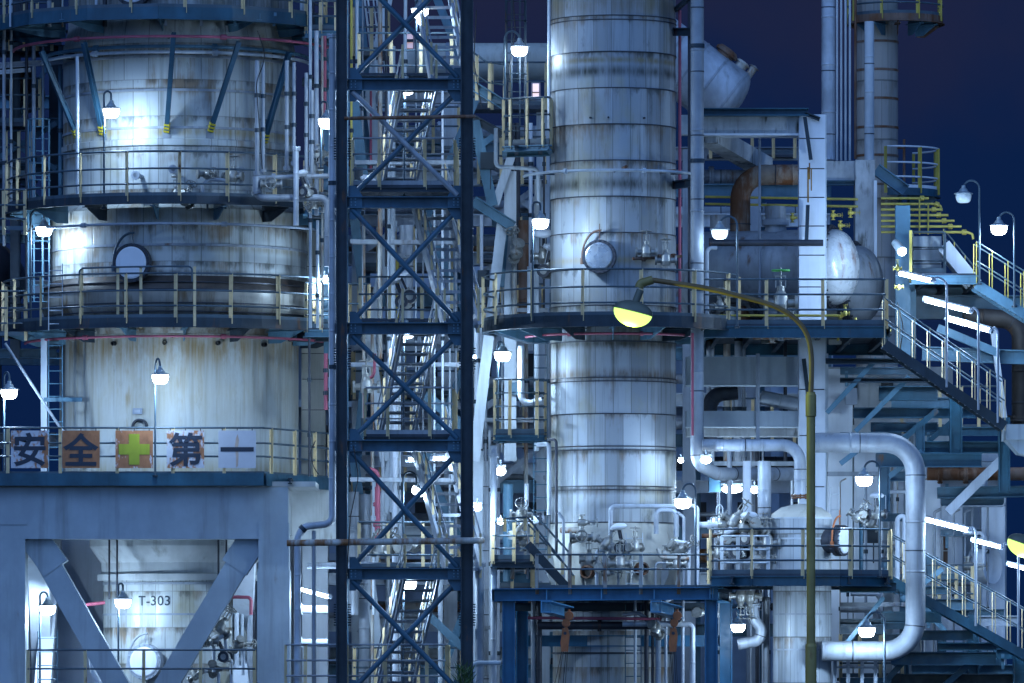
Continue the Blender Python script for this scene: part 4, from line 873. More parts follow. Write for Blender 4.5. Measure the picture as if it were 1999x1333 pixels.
bx = [P(x, 1095, y) for x, y in ((962, HF+4), (962, HF+1.2), (1040, HF+1.2), (1040, HF+4))]; z = bx[0].z
poly_deck('platform', 'small upper landing left of the hoist deck stairs', [V((p.x, p.y, z)) for p in bx], .9, .5, (0, 2), .16, 'platform', 'navy', joists=2)
for x, lab in ((1103, 'left orange hoist hook block hanging on wire ropes'), (1314, 'right orange hoist hook block hanging on wire ropes')):
    c = P(x, 1245, HF-1.2); t = T('hook_block', lab, 'hoist block', c); g = MB()
    pr = [P(x-5, 1226, HF-1.2), P(x+6, 1226, HF-1.2), P(x+9, 1240, HF-1.2), P(x+6, 1272, HF-1.2), P(x-7, 1272, HF-1.2), P(x-9, 1255, HF-1.2)]
    for k in (-.08, .04): g.plate([p + YD*k for p in pr], YD, .04)
    g.B('cheek_plates', M['orange'], t)
    g = MB(); g.cyl(P(x, 1236, HF-1.2) - YD*.1, P(x, 1236, HF-1.2) + YD*.1, .04, 10); g.cyl(P(x-1, 1258, HF-1.2) - YD*.035, P(x-1, 1258, HF-1.2) + YD*.035, .10, 16); g.B('sheave', M['dark'], t)
    g = MB(); q = P(x+2, 1216, HF-1.2); g.rev([(.0, -.05), (.09, -.05), (.10, 0), (.09, .05), (0, .05)], q, YD, 18); g.cyl(q - Z*.22, q + Z*.05, .03, 8); g.B('hook', M['orange'], t)
    g = MB(); q = P(x+8, 1202, HF-1.2); g.rev([(.0, -.06), (.10, -.06), (.11, 0), (.10, .06), (0, .06)], q, YD, 18); g.cyl(q, q + Z*.15, .03, 8); g.B('upper_sheave', M['orange'], t)
    g = MB(); 
    for dx, ex in ((-6, -34), (-3, -24), (2, -10), (5, -4)):
        e = ex if x < 1200 else -ex*.5 + (dx*2)
        g.cyl(P(x+dx, 1270, HF-1.2), P(x+e, 1400, HF-1.0), .008, 5)
    g.cyl(P(x+1, 1228, HF-1.2), P(x+4, 1200, HF-1.2), .008, 5); g.B('wire_rope', M['rope'], t)
GU = 'pipes crossing under the hoist deck'
pipe('dark stout pipe crossing under the hoist deck', [(1050, 1221, -2.6), (1290, 1221, -2.6)], 16, 'dark', fl=(.5,), group=None)
pipe('pink-stained thin pipe crossing under the hoist deck', [(1030, 1206, -2.9), (1290, 1208, -2.9)], 6, 'pink'); pipe('jacketed pipe with an elbow under the hoist deck at the right', [(1215, 1218, -2.9), (1352, 1218, -2.9), (1352, 1420, -2.9)], 11, 'alu', bend=.14, fl=(.2,)); pipe('short jacketed pipe above the elbow under the hoist deck', [(1215, 1200, -2.8), (1245, 1196, -2.8), (1300, 1232, -2.8)], 8, 'aluf', bend=.2)
for x, dd in ((1262, 9), (1274, 6), (1285, 11), (1300, 6), (1333, 7), (1041, 9), (1052, 12), (1240, 6)): pipe('vertical pipe in front of the lower round column', [(x, 1172, -2.3), (x, 1440, -2.3)], dd, ('aluf', 'alu', 'dark')[x % 3], group='vertical pipes under the hoist deck')
for i, (x, y) in enumerate(((1300, 1196), (1320, 1206), (1280, 1230), (1360, 1195))): valve(x, y, -3.0, 'weathered valve under the right half of the hoist deck', 'valves under the hoist deck', (0, 0, 30*i), 1.2)
pipe('pale pipe bent over at the foot of the picture left of the hoist frame', [(925, 1420, -4.4), (925, 1294, -4.4), (978, 1294, -4.4)], 9, 'pale', bend=.12)
# ------------------------------------------------------------------ bush tip in front of the tower's right leg
c = P(906, 1420, -8.); t = T('shrub', 'blurry green bush tip in front of the right leg of the blue tower', 'shrub', c); g = MB(); h = MB()
h.tube([c, P(905, 1345, -8.), P(908, 1300, -8)], .02, 6); h.B('stem', M['dark'], t)
for k in range(420):
    b = P(random.gauss(906, 9), random.uniform(1305, 1400), -8 + random.gauss(0, .25)); a = random.uniform(0, 2*pi); l = random.uniform(.12, .34)
    dv = V((math.cos(a)*.7, math.sin(a)*.7, random.uniform(.3, 1.4))).normalized(); w = dv.cross(V((random.random(), random.random(), .3))).normalized()*random.uniform(.006, .014)
    g.add([b - w, b + w, b + dv*l*.6 + w*.8, b + dv*l, b + dv*l*.6 - w*.8], [(0, 1, 2, 3, 4)])
g.B('foliage', M['leaf'], t)
# ================================================================== right-hand structure
def panelled(par, x0, y0, x1, y1, Y, dep, m='white', lines=(), name='panel_casing', gap=2.2):
    ys = [y0] + list(lines) + [y1]; 
    for a, b in zip(ys, ys[1:]): MB().rect(x0, a + gap*.5, x1, b - gap*.5, Y, dep).B(name, M[m], par)
    MB().rect(x0 + 2, y0 + 1, x1 - 2, y1 - 1, Y + .03, dep - .06).B('core', M['dark'], par)
pl = T('panelled_pillar', 'tall white panel-clad pillar behind the street lamp pole, stained with rust near its top', 'pillar', P(1585, 1860, 1))
panelled(pl, 1560, 222, 1611, 1860, 1.0, .62, 'white', (270, 329, 385, 441, 498, 560, 625, 760, 850, 950, 1050, 1150))
MB().rect(1607, 224, 1613.5, 1850, 1.1, .3).B('corner_strip', M['pale'], pl); MB().rect(1611, 690, 1617, 850, 1.15, .2).B('corner_strip', M['pale'], pl)
g = MB(); g.bar(P(1571, 228, .85), P(1583, 312, .85), .09, .06, YD); g.bar(P(1577, 400, .85), P(1574, 480, .85), .09, .06, YD); g.bar(P(1569, 700, .85), P(1578, 775, .85), .1, .06, YD); g.B('bracket_strut', M['navy'], pl)
g = MB()
for x, y0, y1, w_ in ((1576, 326, 395, 3.), (1583, 328, 372, 2.), (1579, 318, 350, 2.5)): g.rect(x, y0, x+w_, y1, .992, .006)
g.B('rust_run', mat('rust_run', (.36, .19, .04), .8, 0, .4, .4, sc=2), pl)
bm = T('concrete_portal', 'mouldy concrete beam with a dark blue girder on top, right of the stout riser', 'beam', P(1470, 262, 1.2))
MB().rect(1374, 227, 1560, 262, 1.2, .7).B('concrete_beam', M['mould'], bm); MB().rect(1374, 260, 1560, 264, 1.15, .8).B('beam_edge', M['white'], bm)
MB().hb(P(1368, 219, 1.0), P(1578, 219, 1.0), .3, .19).B('girder', M['blue'], bm); MB().hb(P(1572, 222, 1.), P(1600, 233, 1.), .2, .1).B('girder_end', M['navy'], bm)
MB().bar(P(1380, 262, 1.5), P(1490, 325, 5), .5, .42).B('raking_beam', M['mould'], bm); MB().rect(1330, 224, 1376, 262, 1.4, .5).B('concrete_beam', M['pale'], bm)
bm = T('concrete_portal', 'mouldy concrete beam and post at the foot of the rear brown column', 'beam', P(1640, 500, 6))
MB().rect(1613, 314, 1670, 352, 6, .8).B('concrete_beam', M['mould'], bm); MB().rect(1670, 312, 1708, 520, 5.6, .8).B('concrete_post', M['mould'], bm); MB().hb(P(1613, 357, 5.9), P(1668, 357, 5.9), .2, .12).B('girder', M['blue'], bm)
MB().hb(P(1710, 330, 6), P(1768, 372, 6), .3, .3).B('raking_beam', M['bluel'], bm); MB().rect(1706, 352, 1712, 520, 5.5, .3).B('corner_strip', M['white'], bm)
# sloping insulated duct with a dished end
a, b = P(1270, 80, 9), P(1421, 194, 9); ax = (b-a).normalized(); l = (b-a).length; r0 = L(64, 9)
t = T('sloping_duct', 'big silvery sloping duct with a domed end against the night sky', 'duct', a)
MB().rev([(r0, 0), (r0, l)] + [(r0*math.cos(R(k)), l + r0*.42*math.sin(R(k))) for k in range(10, 91, 10)], a, ax, 48, share=True).B('duct_shell', M['alu'], t)
for u in (.25, .5, .75, 1.): MB().rev([(r0, l*u-.03), (r0*1.02, l*u-.025), (r0*1.02, l*u+.025), (r0, l*u+.03)], a, ax, 48).B('seam_band', M['aluf'], t)
c = a + ax*l*.86 + ax.cross(YD)*-r0; up = ax.cross(YD)*-1 if (ax.cross(YD)*-1).z > 0 else ax.cross(YD); c = a + ax*l*.70 + up*r0*.95
g = MB(); g.rev([(.24, 0), (.24, .1), (.32, .1), (.32, .18), (.24, .25), (0, .28)], c, up, 20); g.B('top_hatch', M['rust'], t)
g = MB(); g.rev([(.16, 0), (.16, .25), (.2, .18), (.2, .22), (0, .22)], c + ax*.5 - up*.03, up, 16); g.rev([(.10, 0), (.10, .3), (.16, .3), (0, .36)], c + ax*.8 - up*.04, up, 14); g.B('top_nozzle', M['rusth'], t)
# far horizontal drum behind the slim column
t = T('horizontal_drum', 'pale beige horizontal drum in the background left of the slim column, high up', 'drum', P(930, 128, 14)); r0 = L(36, 14)
MB().rev([(.01, -.3), (r0*.7, -.2), (r0, 0), (r0, L(300, 14)), (.01, L(305, 14))], P(800, 120, 14), XD, 40, share=True).B('drum_shell', M['beige'], t)
for x in (870, 1000): MB().rev([(r0, 0), (r0*1.03, .02), (r0*1.03, .1), (r0, .12)], P(x, 120, 14), XD, 40).B('seam_band', M['grey'], t)
# rear brown column with its pipes
RX, RY = 1712, 12; rc = P(RX, 1860, RY); t = T('process_column', 'brownish rear column with dark ring joints at the upper right', 'column', rc)
rz = lambda y: P(RX, y, RY).z - rc.z
MB().rev([(L(41, RY), 0), (L(41, RY), rz(-120)), (L(25, RY), rz(-140)), (0, rz(-146))], rc, Z, 56).B('cladding', M['cladr'], t)
for y in (30, 83, 138, 194, 250, 305, 362): MB().rev([(L(41, RY), rz(y)-.03), (L(42.2, RY), rz(y)-.03), (L(42.2, RY), rz(y)+.03), (L(41, RY), rz(y)+.03)], rc, Z, 56).B('ring_joint', M['rust'], t)
round_deck('platform', 'rusty top platform with yellow posts on the rear brown column, at the top edge', RX + 36, RY, 36, 92, 41, -200, 20, 1.1, 1.0, .2, 7, 24, fm='rust', pm='yell')
round_deck('platform', 'curved platform with pale rails at the foot of the rear brown column', RX + 30, RY, 374, 90, 41, -100, 60, 1.1, .9, .2, 4, 20, rm='white', pm='yell')
pipe('wide white riser left of the rear brown column', [(1617, -60, 7), (1617, 312, 7)], 27, 'alu', laps=1.4)
for x in (1634, 1642, 1650.5, 1659): pipe('thin pale riser between the white riser and the rear brown column', [(x, -60, 8), (x, 313, 8)], 4.5, 'pale', group='thin risers at the rear brown column', laps=0)
pipe('pale downpipe on the face of the rear brown column', [(1697, 42, 10.2), (1697, 316, 10.2)], 19, 'pale', laps=1.1); pipe('dark thin riser on the left flank of the rear brown column', [(1670, -60, 11), (1670, 310, 11)], 5, 'rust', laps=0)
beams('pipe_stub', 'small rusty stub with a post at the foot of the rear brown column', [('stub', 'rust', 'o', (1752, 287, 11), (1766, 287, 11), .1, .1), ('rod', 'rust', 'o', (1765, 272, 11), (1765, 380, 11), .07, .07)], 'pipe')
# yellow pipe comb
for i, (y, x) in enumerate(((387, 1813), (398, 1826), (409, 1840), (420, 1851), (431, 1863), (442, 1877), (453, 1888))):
    pipe('yellow gas pipe number-like rung of the stepped bank against the sky' if 0 else 'yellow pipe in the stepped bank of seven against the night sky', [(1720, y, 5 - .25*i), (x, y, 5 - .25*i)] + ([(x+10, y+4, 5-.25*i), (x+12, y+14, 5-.25*i)] if i in (1, 6) else []), 5, 'yell', bend=.05, group='stepped bank of yellow pipes', laps=0, fl=(.86,))
for x in (1795, 1812): beams('pipe_support', 'thin yellow post tying the stepped bank of yellow pipes', [('post', 'yell', 'o', (x, 388 if x < 1800 else 398, 4.6), (x, 456, 3.4), .04, .04)], 'support', 'yellow posts of the stepped pipe bank')
# exchangers with dished heads
def exchanger(label, cx, cy, Y, rp, ln, yaw, m='head', hole=0):
    r = L(rp, Y); ax = V((math.cos(R(yaw)), math.sin(R(yaw)), 0)); c = P(cx, cy, Y); t = T('heat_exchanger', label, 'exchanger', c)
    MB().rev([(r, -ln), (r, -.25)], c, ax, 48).B('shell', M['aluf'], t)
    g = MB(); g.rev([(r, -.25), (r*1.12, -.25), (r*1.12, -.16), (r, -.16)], c, ax, 48); g.rev([(r, -.14), (r*1.12, -.14), (r*1.12, -.05), (r, -.05)], c, ax, 48)
    b = V((-ax.y, ax.x, 0))
    for k in range(28): e = c + (b*math.cos(k*pi/14) + Z*math.sin(k*pi/14))*r*1.06; g.cyl(e - ax*.33, e + ax*.02, .022, 6)
    g.B('bolted_flange', M['dark'], t)
    MB().rev([(r, -.05)] + [(r*math.cos(R(k)), r*.62*math.sin(R(k))) for k in range(0, 91, 9)], c, ax, 48, share=True).B('dished_head', M[m], t)
    for s in (-.5,): MB().bar(c + ax*s - Z*r*.7, c + ax*s - Z*(r + .5), .5, .2, b).B('saddle', M['conw'], t)
    return t
exchanger('heat exchanger with a bright white domed head and rust streaks, right of the panelled pillar', 1630, 521, 2.6, 74, 3.5, -17)
exchanger('heat exchanger with a grey domed head partly behind the bright white one', 1676, 556, 4.6, 77, 3.5, -17, 'aluf')
exchanger('heat exchanger whose dark bolted rim shows just left of the panelled pillar', 1530, 555, 3.2, 74, 3., -52, 'aluf')
ve = T('vertical_drum', 'dark vertical drum left of the panelled pillar, under the rusty bent pipe', 'drum', P(1514, 665, 3)); c = P(1514, 665, 3)
MB().rev([(L(27, 3), 0), (L(27, 3), L(195, 3)), (L(20, 3), L(222, 3)), (L(20, 3), L(262, 3))], c, Z, 40).B('shell', M['aluf'], ve)
MB().rev([(L(22, 3), L(224, 3)), (L(27, 3), L(225, 3)), (L(27, 3), L(236, 3)), (L(22, 3), L(237, 3))], c, Z, 32).B('flange', M['grey'], ve)
pipe('big rusty pipe bending down beside the panelled pillar', [(1600, 341, 3.4), (1445, 341, 3.4), (1445, 640, 3.4)], 40, 'rustp', bend=.62, laps=1.1)
pipe('dark capped pipe crossing in front of the panelled pillar', [(1384, 474, .3), (1607, 474, .3)], 13, 'dark', laps=0, fl=(.02,)); pipe('pale pinkish pipe bending down under the dark capped pipe', [(1400, 484, .2), (1380, 484, .2), (1380, 640, .2)], 8, 'pale', bend=.15)
pipe('vertical grey duct behind the stout riser', [(1408, 420, 6), (1408, 660, 6)], 44, 'aluf', laps=1.2); pipe('pale riser between the drum and the bent rusty pipe', [(1483, 270, 2), (1483, 580, 2)], 5, 'grey', laps=0)
for y, m, lab in ((386, 'yell', 'upper yellow pipe passing behind the panelled pillar'), (400, 'yell', 'lower yellow pipe passing behind the panelled pillar')): pipe(lab, [(1376, y - 2, 4.5), (1675, y + 3, 4.5)], 5, m, laps=0)
for i, (x, y) in enumerate(((1626, 420), (1660, 415), (1547, 425), (1640, 440))): valve(x, y, 3.4, 'yellow valve on the yellow pipes by the panelled pillar', 'yellow valves by the panelled pillar', (0, 90, 0), .55, 'yell')
# upper main platform
bx = [P(x, 668, y) for x, y in ((1372, 7), (1372, -1.4), (1729, -1.4), (1729, 7))]; z = bx[0].z
poly_deck('platform', 'long exchanger platform at the right, behind the arm of the street lamp', [V((p.x, p.y, z)) for p in bx], 1.08, 1.32, (1, 2), .28, joists=6, hs=(1., .66, .32))
for i, (x, y, m, lab) in enumerate(((1524, 592, None, 'tall valve with a green handwheel on the exchanger platform'), (1548, 640, None, 'small valve on the left half of the exchanger platform'), (1405, 600, None, 'left of the small valves at the round platform edge'), (1422, 612, None, 'right of the small valves at the round platform edge'))):
    valve(x, y, -.6, lab, None, (0, 0, 20*i), 1.9 if i == 0 else 1.1, 'green' if i == 0 else None)
pipe('short rusty pipe lying on the exchanger platform', [(1470, 648, 0), (1562, 648, 0)], 30, 'rusth', fl=(.4,)); pipe('white valve stand on the exchanger platform', [(1524, 665, -.5), (1524, 600, -.5)], 12, 'alu', fl=(.3, .7), laps=0)
GY = 'yellow pipes on the exchanger platform'
for q in (((1375, 616), (1650, 616), (1650, 600)), ((1636, 665), (1636, 634), (1680, 634)), ((1656, 650), (1670, 650), (1670, 620)), ((1690, 646), (1740, 646))): pipe('yellow pipe on the exchanger platform', [(*a, -.8) for a in q], 5, 'yell', bend=.08, group=GY, laps=0)
for x, y in ((1650, 612), (1640, 636), (1692, 646), (1752, 524), (1755, 560)): valve(x, y, -.9, 'small yellow valve below the domed heads', 'small yellow valves below the domed heads', (0, 0, 0), .5, 'yell')
# concrete frame below it
cf = T('concrete_trestle', 'white concrete beams between the stout riser and the panelled pillar, below the exchanger platform', 'beam', P(1470, 835, 2)); cf['kind'] = 'thing'
for a, b, Y in ((696, 752, 2.2), (802, 833, 1.4)): MB().rect(1340, a, 1562, b, Y, .8).B('beam', M['conc'], cf)
for x in (1476,): MB().rect(x, 690, x+7, 860, 1.3, .08).B('hanger_post', M['grey'], cf)
MB().rect(1340, 836, 1562, 852, 3, .6).B('beam', M['mould'], cf)
pipe('dark big elbow in the gap between the concrete beams', [(1385, 860, 3.4), (1385, 770, 3.4), (1440, 765, 3.4)], 30, 'dark', bend=.5); pipe('grey pipe stub in the gap between the concrete beams', [(1485, 775, 3.2), (1560, 790, 3.2)], 28, 'aluf')
# right stairs: one long upper run
stairs('staircase', 'long open staircase with cream posts running down to the right from the exchanger platform', P(1962, 832, -1.5), P(1727, 672, -1.5), (0, .95, 0), 20, .42, 1.12, .24, 'navy', 'grey', pm='post')
stairs('staircase', 'upper right staircase with yellow posts, cut by the picture edge', P(2060, 650, 1.), P(1906, 555, 1.), (0, .9, 0), 13, .42, 1.05, .24, 'bluel', 'grey', pm='yell')
stairs('staircase', 'narrow stair with a pale stringer behind the upper right landing', P(1905, 556, 3.5), P(1842, 478, 3.5), (0, .9, 0), 9, .5, .4, .35, 'white', 'grey', both=False, pm='yell')
bx = [P(x, 558, y) for x, y in ((1780, 6), (1780, 1.), (1906, 1.), (1906, 6))]; z = bx[0].z
poly_deck('platform', 'upper right landing between the two yellow-posted stairs', [V((p.x, p.y, z)) for p in bx], 1.05, .9, (0, 1), .22, fm='bluel', joists=3, pm='yell')
bx = [P(x, 546, y) for x, y in ((1782, 6), (1782, 3), (1842, 3), (1842, 6))]; z = bx[0].z
poly_deck('platform', 'small high landing under the stepped bank of yellow pipes', [V((p.x, p.y, z)) for p in bx], 1.0, 1.0, (0, 3), .2, fm='bluel', joists=2, pm='rail')
wb = T('equipment_cabin', 'pale panelled box on the high landing at the right', 'cabin', P(1812, 546, 4)); panelled(wb, 1782, 460, 1838, 546, 4.2, 1.6, 'pale', (486, 515))
# steel frame carrying the stairs
it = [('column', 'bluel', 'h', (1762, 700, 3), (1762, 402, 3), .36, .36, YD), ('beam', 'blue', 'u', (1666, 806, 1.5), (1905, 806, 1.5), .25, .26), ('beam', 'blue', 'u', (1716, 768, 2.), (1830, 768, 2.), .25, .36), ('column', 'blue', 'h', (1866, 912, .5), (1866, 770, .5), .3, .3, XD), ('beam', 'blue', 'u', (1710, 898, .0), (1917, 898, .0), .25, .34),
      ('beam', 'blue', 'u', (1790, 873, 1.), (1966, 873, 1.), .22, .30), ('column', 'blue', 'h', (1960, 960, .8), (1960, 815, .8), .28, .28, XD), ('beam', 'blue', 'u', (1830, 962, 1.2), (2060, 958, 1.2), .25, .28), ('strut', 'bluel', 'b', (1614, 806, .7), (1712, 700, .7), .12, .10, YD), ('strut', 'bluel', 'b', (1670, 842, .9), (1775, 735, .9), .12, .10, YD),
      ('strut', 'blue', 'b', (1750, 868, .9), (1830, 800, .9), .14, .12, YD), ('strut', 'grey', 'h', (1850, 1000, .9), (1962, 890, .9), .22, .22, YD), ('strut', 'blue', 'b', (1815, 860, 1.4), (1870, 812, 1.4), .12, .10, YD), ('beam', 'navy', 'u', (1612, 705, .5), (1775, 705, .5), .2, .14), ('beam', 'navy', 'u', (1640, 742, .7), (1815, 742, .7), .2, .12),
      ('column', 'bluel', 'h', (1780, 700, 4), (1780, 560, 4), .2, .2, YD), ('strut', 'pale', 'b', (1938, 640, 2.5), (1962, 830, 2.5), .14, .14, YD), ('strut', 'bluel', 'b', (1950, 690, 2.5), (1830, 640, 2.5), .2, .2, YD), ('beam', 'bluel', 'h', (1800, 690, 3), (2060, 700, 3), .3, .35), ('beam', 'blue', 'h', (1775, 600, 5), (2060, 600, 5), .3, .6)]
beams('steelwork', 'blue steel beams and struts carrying the right-hand staircase', it, 'steel frame')
cb = T('concrete_block', 'white concrete bracket at the end of the long staircase, at the right edge', 'block', P(1985, 890, -.8)); MB().rect(1964, 828, 2060, 858, -1., 1.4).B('top_block', M['conc'], cb)
MB().plate([P(1966, 858, -.9), P(2060, 858, -.9), P(2060, 900, -.9), P(1990, 885, -.9)], YD, 1.1).B('haunch', M['conc'], cb)
pipe('fat dark rusty pipe bending down at the right edge', [(1880, 618, 4.2), (1993, 625, 4.2), (1993, 850, 4.2)], 36, 'belt', bend=.5, fl=(.9,))
pipe('dark rusty horizontal pipe low at the right edge under the staircase', [(1810, 925, 2.5), (2060, 925, 2.5)], 26, 'rust', fl=(.1, .3)); pipe('pale pipe with an elbow under the rusty horizontal pipe at the right', [(1835, 958, 2.), (1920, 958, 2.), (1922, 930, 2.)], 14, 'alu', bend=.2); pipe('thin grey pipe loop on the wall at the right', [(1860, 988, 2.), (1962, 988, 2.), (1962, 945, 2.)], 4, 'grey', bend=.1)
# lower right: small domed tank on its column, with platform and stairs
tk = T('domed_tank', 'small white domed tank behind the street lamp pole', 'tank', P(1564, 1124, -2)); c = P(1564, 1124, -2); q = lambda n: L(n, -2)
MB().rev([(q(52), 0), (q(60), q(8)), (q(60), q(112))], c, Z, 56).B('tank_shell', M['clads'], tk)
MB().rev([(q(60), q(112)), (q(58), q(120)), (q(40), q(133)), (q(12), q(140))], c, Z, 56, share=True).B('dome', M['beige'], tk)
for y in (30, 72, 112): MB().rev([(q(60), q(y)-.02), (q(61), q(y)-.02), (q(61), q(y)+.02), (q(60), q(y)+.02)], c, Z, 56).B('seam_band', M['pale'], tk)
nrm = V((.86, -.5, 0)).normalized(); manway(tk, V((c.x, c.y, c.z + q(68))) + nrm*q(60), nrm, q(27), 'white', ring='dark', deep=.42, dav='orange')
t = T('support_column', 'pale jacketed column under the small domed tank', 'column', P(1566, 1860, -2)); MB().rev([(q(57), 0), (q(57), q(728))], P(1566, 1860, -2), Z, 56).B('jacket', M['clads'], t)
for y in (1199, 1268, 1140): MB().rev([(q(57), -.02), (q(58.4), -.02), (q(58.4), .02), (q(57), .02)], P(1566, y, -2), Z, 56).B('seam_band', M['aluf'], t)
pipe('grey pipe bending down into the small domed tank', [(1371, 869, -2), (1562, 869, -2), (1562, 972, -2)], 24, 'alu', bend=.42, laps=.6, fl=(.99,), fm='rust')
pipe('big bright C-shaped pipe in front of the lower right stairs', [(1590, 864, -3), (1787, 864, -3), (1787, 1271, -3), (1605, 1271, -3)], 39, 'aluf', bend=.72, laps=1.5, seg=20)
bx = [P(x, 1128, y) for x, y in ((1390, 2), (1390, -4.3), (1470, -5.0), (1640, -5.0), (1736, -4.2), (1736, 2))]; z = bx[0].z
poly_deck('platform', 'railed platform with rusty yellow posts round the small domed tank', [V((p.x, p.y, z)) for p in bx], 1.06, 1.1, (1, 4), .24, joists=5, pm='post', hs=(1., .62, .3))
stairs('staircase', 'lower right staircase with rusty yellow posts behind the C-shaped pipe', P(2060, 1312, -2.6), P(1738, 1132, -2.6), (0, .95, 0), 24, .42, 1.12, .22, 'blue', 'grey', pm='post')
it = [('beam', 'blue', 'u', (1640, 1146, -3.2), (1750, 1146, -3.2), .22, .26), ('beam', 'blue', 'u', (1740, 1285, -2), (1945, 1285, -2), .25, .32), ('beam', 'blue', 'u', (1720, 1205, -1), (1838, 1205, -1), .25, .28), ('beam', 'blue', 'h', (1790, 1240, -2), (1900, 1240, -2), .22, .24), ('strut', 'bluel', 'b', (1640, 1270, -2.6), (1725, 1166, -2.6), .10, .1, YD), ('column', 'blue', 'h', (1990, 1860, -1), (1990, 1280, -1), .3, .3, XD), ('strut', 'blue', 'b', (1720, 1340, -1.6), (1765, 1290, -1.6), .14, .12, YD),
      ('beam', 'blue', 'u', (1640, 1218, .5), (1800, 1218, .5), .2, .25), ('column', 'blue', 'h', (1900, 1860, 0), (1900, 1200, 0), .26, .26, XD), ('strut', 'blue', 'b', (1830, 1350, -1.2), (1890, 1298, -1.2), .14, .12, YD), ('beam', 'navy', 'u', (1730, 1325, -.6), (1999, 1325, -.6), .2, .25)]
beams('steelwork', 'blue beams under the lower right staircase and tank platform', it, 'steel frame')
# pale walls and pillars filling the lower right
w = T('process_building', 'pale blue-grey building wall with pillars filling the lower right background', 'building', P(1790, 1860, 6))
MB().rect(1612, 880, 1965, 1860, 6., .5).B('wall', M['conc'], w)
for x0, x1, y0, Y in ((1617, 1664, 720, 4.4), (1668, 1714, 884, 4.2), (1806, 1836, 910, 3.8), (1838, 1879, 985, 4.6), (1916, 1962, 975, 4.4), (1744, 1764, 900, 5.2)): MB().rect(x0, y0, x1, 1860, Y, .6).B('pillar', M['white'], w)
MB().rect(1612, 716, 1860, 884, 7., .5).B('upper_wall', M['conw'], w); MB().rect(1880, 880, 1968, 900, 4.2, .4).B('ledge', M['white'], w)
for x, y in ((1846, 1090), (1846, 1060), (1890, 1180), (1938, 1150)): MB().rect(x-4, y-14, x+4, y+14, 4.5, .1).B('wall_fitting', M['rust'], w)
for x, y in ((1650, 745), (1720, 745)): MB().rect(x, y, x+24, y+36, 6.95, .2).B('dark_opening', M['black'], w)
for x, lab in ((1918, 'left of the two oval white hatches on the lower right wall'), (1751, 'tall oval white hatch edge beside the C-shaped pipe')):
    t = T('wall_hatch', lab, 'hatch', P(x, 1100, 4)); g = MB(); g.rev([(.0, -.12), (.42, -.1), (.45, 0), (.45, .3)], P(x, 1105, 3.6), V((.8, -.6, 0)), 24); g.B('hatch_cover', M['white'], t); MB().rev([(.45, .1), (.5, .1), (.5, .16), (.45, .16)], P(x, 1105, 3.6), V((-.8, .6, 0)), 24).B('hatch_rim', M['grey'], t)
for i, (x, y) in enumerate(((1685, 1004), (1712, 1003), (1672, 1010), (1890, 1105), (1700, 1022))): valve(x, y, -1.2 if i < 3 else 2.8, 'brown valve on the wall behind the C-shaped pipe', 'brown valves behind the C-shaped pipe', (0, 90*(i % 2), 0), 1.1)
pipe('blue support post with arms beside the domed tank', [(1681, 1125, -1.1), (1681, 1010, -1.1)], 8, 'blue', laps=0); pipe('white bent riser behind the C-shaped pipe', [(1752, 1140, 1), (1752, 1010, 1), (1766, 1005, 1), (1766, 1130, 1)], 9, 'white', bend=.12)
# manifold and valves between the slim column and the tank
GM = 'valve manifold between the slim column and the domed tank'
for i, (x, y, rt) in enumerate(((1410, 1022, (0, 90, 0)), (1432, 1018, (0, 0, 0)), (1452, 1030, (0, 90, 0)), (1475, 1022, (0, 0, 0)), (1490, 1040, (0, 0, 30)), (1462, 1052, (90, 0, 0)), (1420, 1055, (0, 0, 0)), (1498, 1060, (0, 0, 0)), (1402, 1080, (0, 0, 0)), (1445, 1078, (0, 0, 30)), (1476, 1090, (0, 90, 0)))):
    valve(x, y, -2.2 - .1*(i % 4), 'weathered valve in the manifold between the slim column and the domed tank', GM, rt, 1.4 if i % 2 else 1.1)
for i, (x, y0, dd, m) in enumerate(((1398, 1010, 9, 'white'), (1416, 1005, 8, 'alu'), (1437, 1000, 7, 'aluf'), (1458, 900, 16, 'white'), (1476, 1010, 10, 'rust'), (1492, 900, 26, 'alu'), (1405, 1040, 6, 'rust'), (1448, 1020, 8, 'alu'), (1424, 880, 10, 'aluf'))): pipe(('pale' if m != 'rust' else 'rusty') + ' vertical pipe in the manifold left of the domed tank', [(x, 1128, -1.6 + .3*(i % 5)), (x, y0, -1.6 + .3*(i % 5))], dd, m, group='vertical pipes left of the domed tank', fl=(.4,))
pipe('white header pipe along the manifold left of the domed tank', [(1362, 1025, -2.1), (1440, 1022, -2.1)], 12, 'white', fl=(.3, .8)); pipe('dark header pipe along the manifold left of the domed tank', [(1370, 1046, -2.), (1500, 1042, -2.)], 9, 'rust', fl=(.3, .6))
pipe('thin looped hose on top of the manifold', [(1399, 1005, -2.1), (1399, 990, -2.1), (1406, 984, -2.1), (1411, 992, -2.1), (1411, 1008, -2.1)], 3, 'pale', bend=.06, laps=0); pipe('bulky pipe elbow under the tank platform', [(1468, 1170, -2), (1472, 1210, -2), (1486, 1225, -2), (1484, 1250, -2), (1440, 1258, -2)], 22, 'alu', bend=.2, fl=(.1,)); pipe('grey riser under the tank platform left of the jacketed column', [(1496, 1165, -1.5), (1496, 1440, -1.5)], 12, 'aluf', fl=(.02,))
for x in (1446, 1464): valve(x, 1163, -2.2, 'bell-shaped valve under the tank platform', 'valves under the tank platform', (180, 0, 0), 1.3)
t = T('guard_railing', 'white inner railing on the tank platform in front of the manifold', 'railing', P(1415, 1124, -3.4)); rails(t, [P(1408, 1124, -3.4), P(1500, 1124, -3.4)], .95, .42, (1., .66, .33), rm='pale', pm='pale')
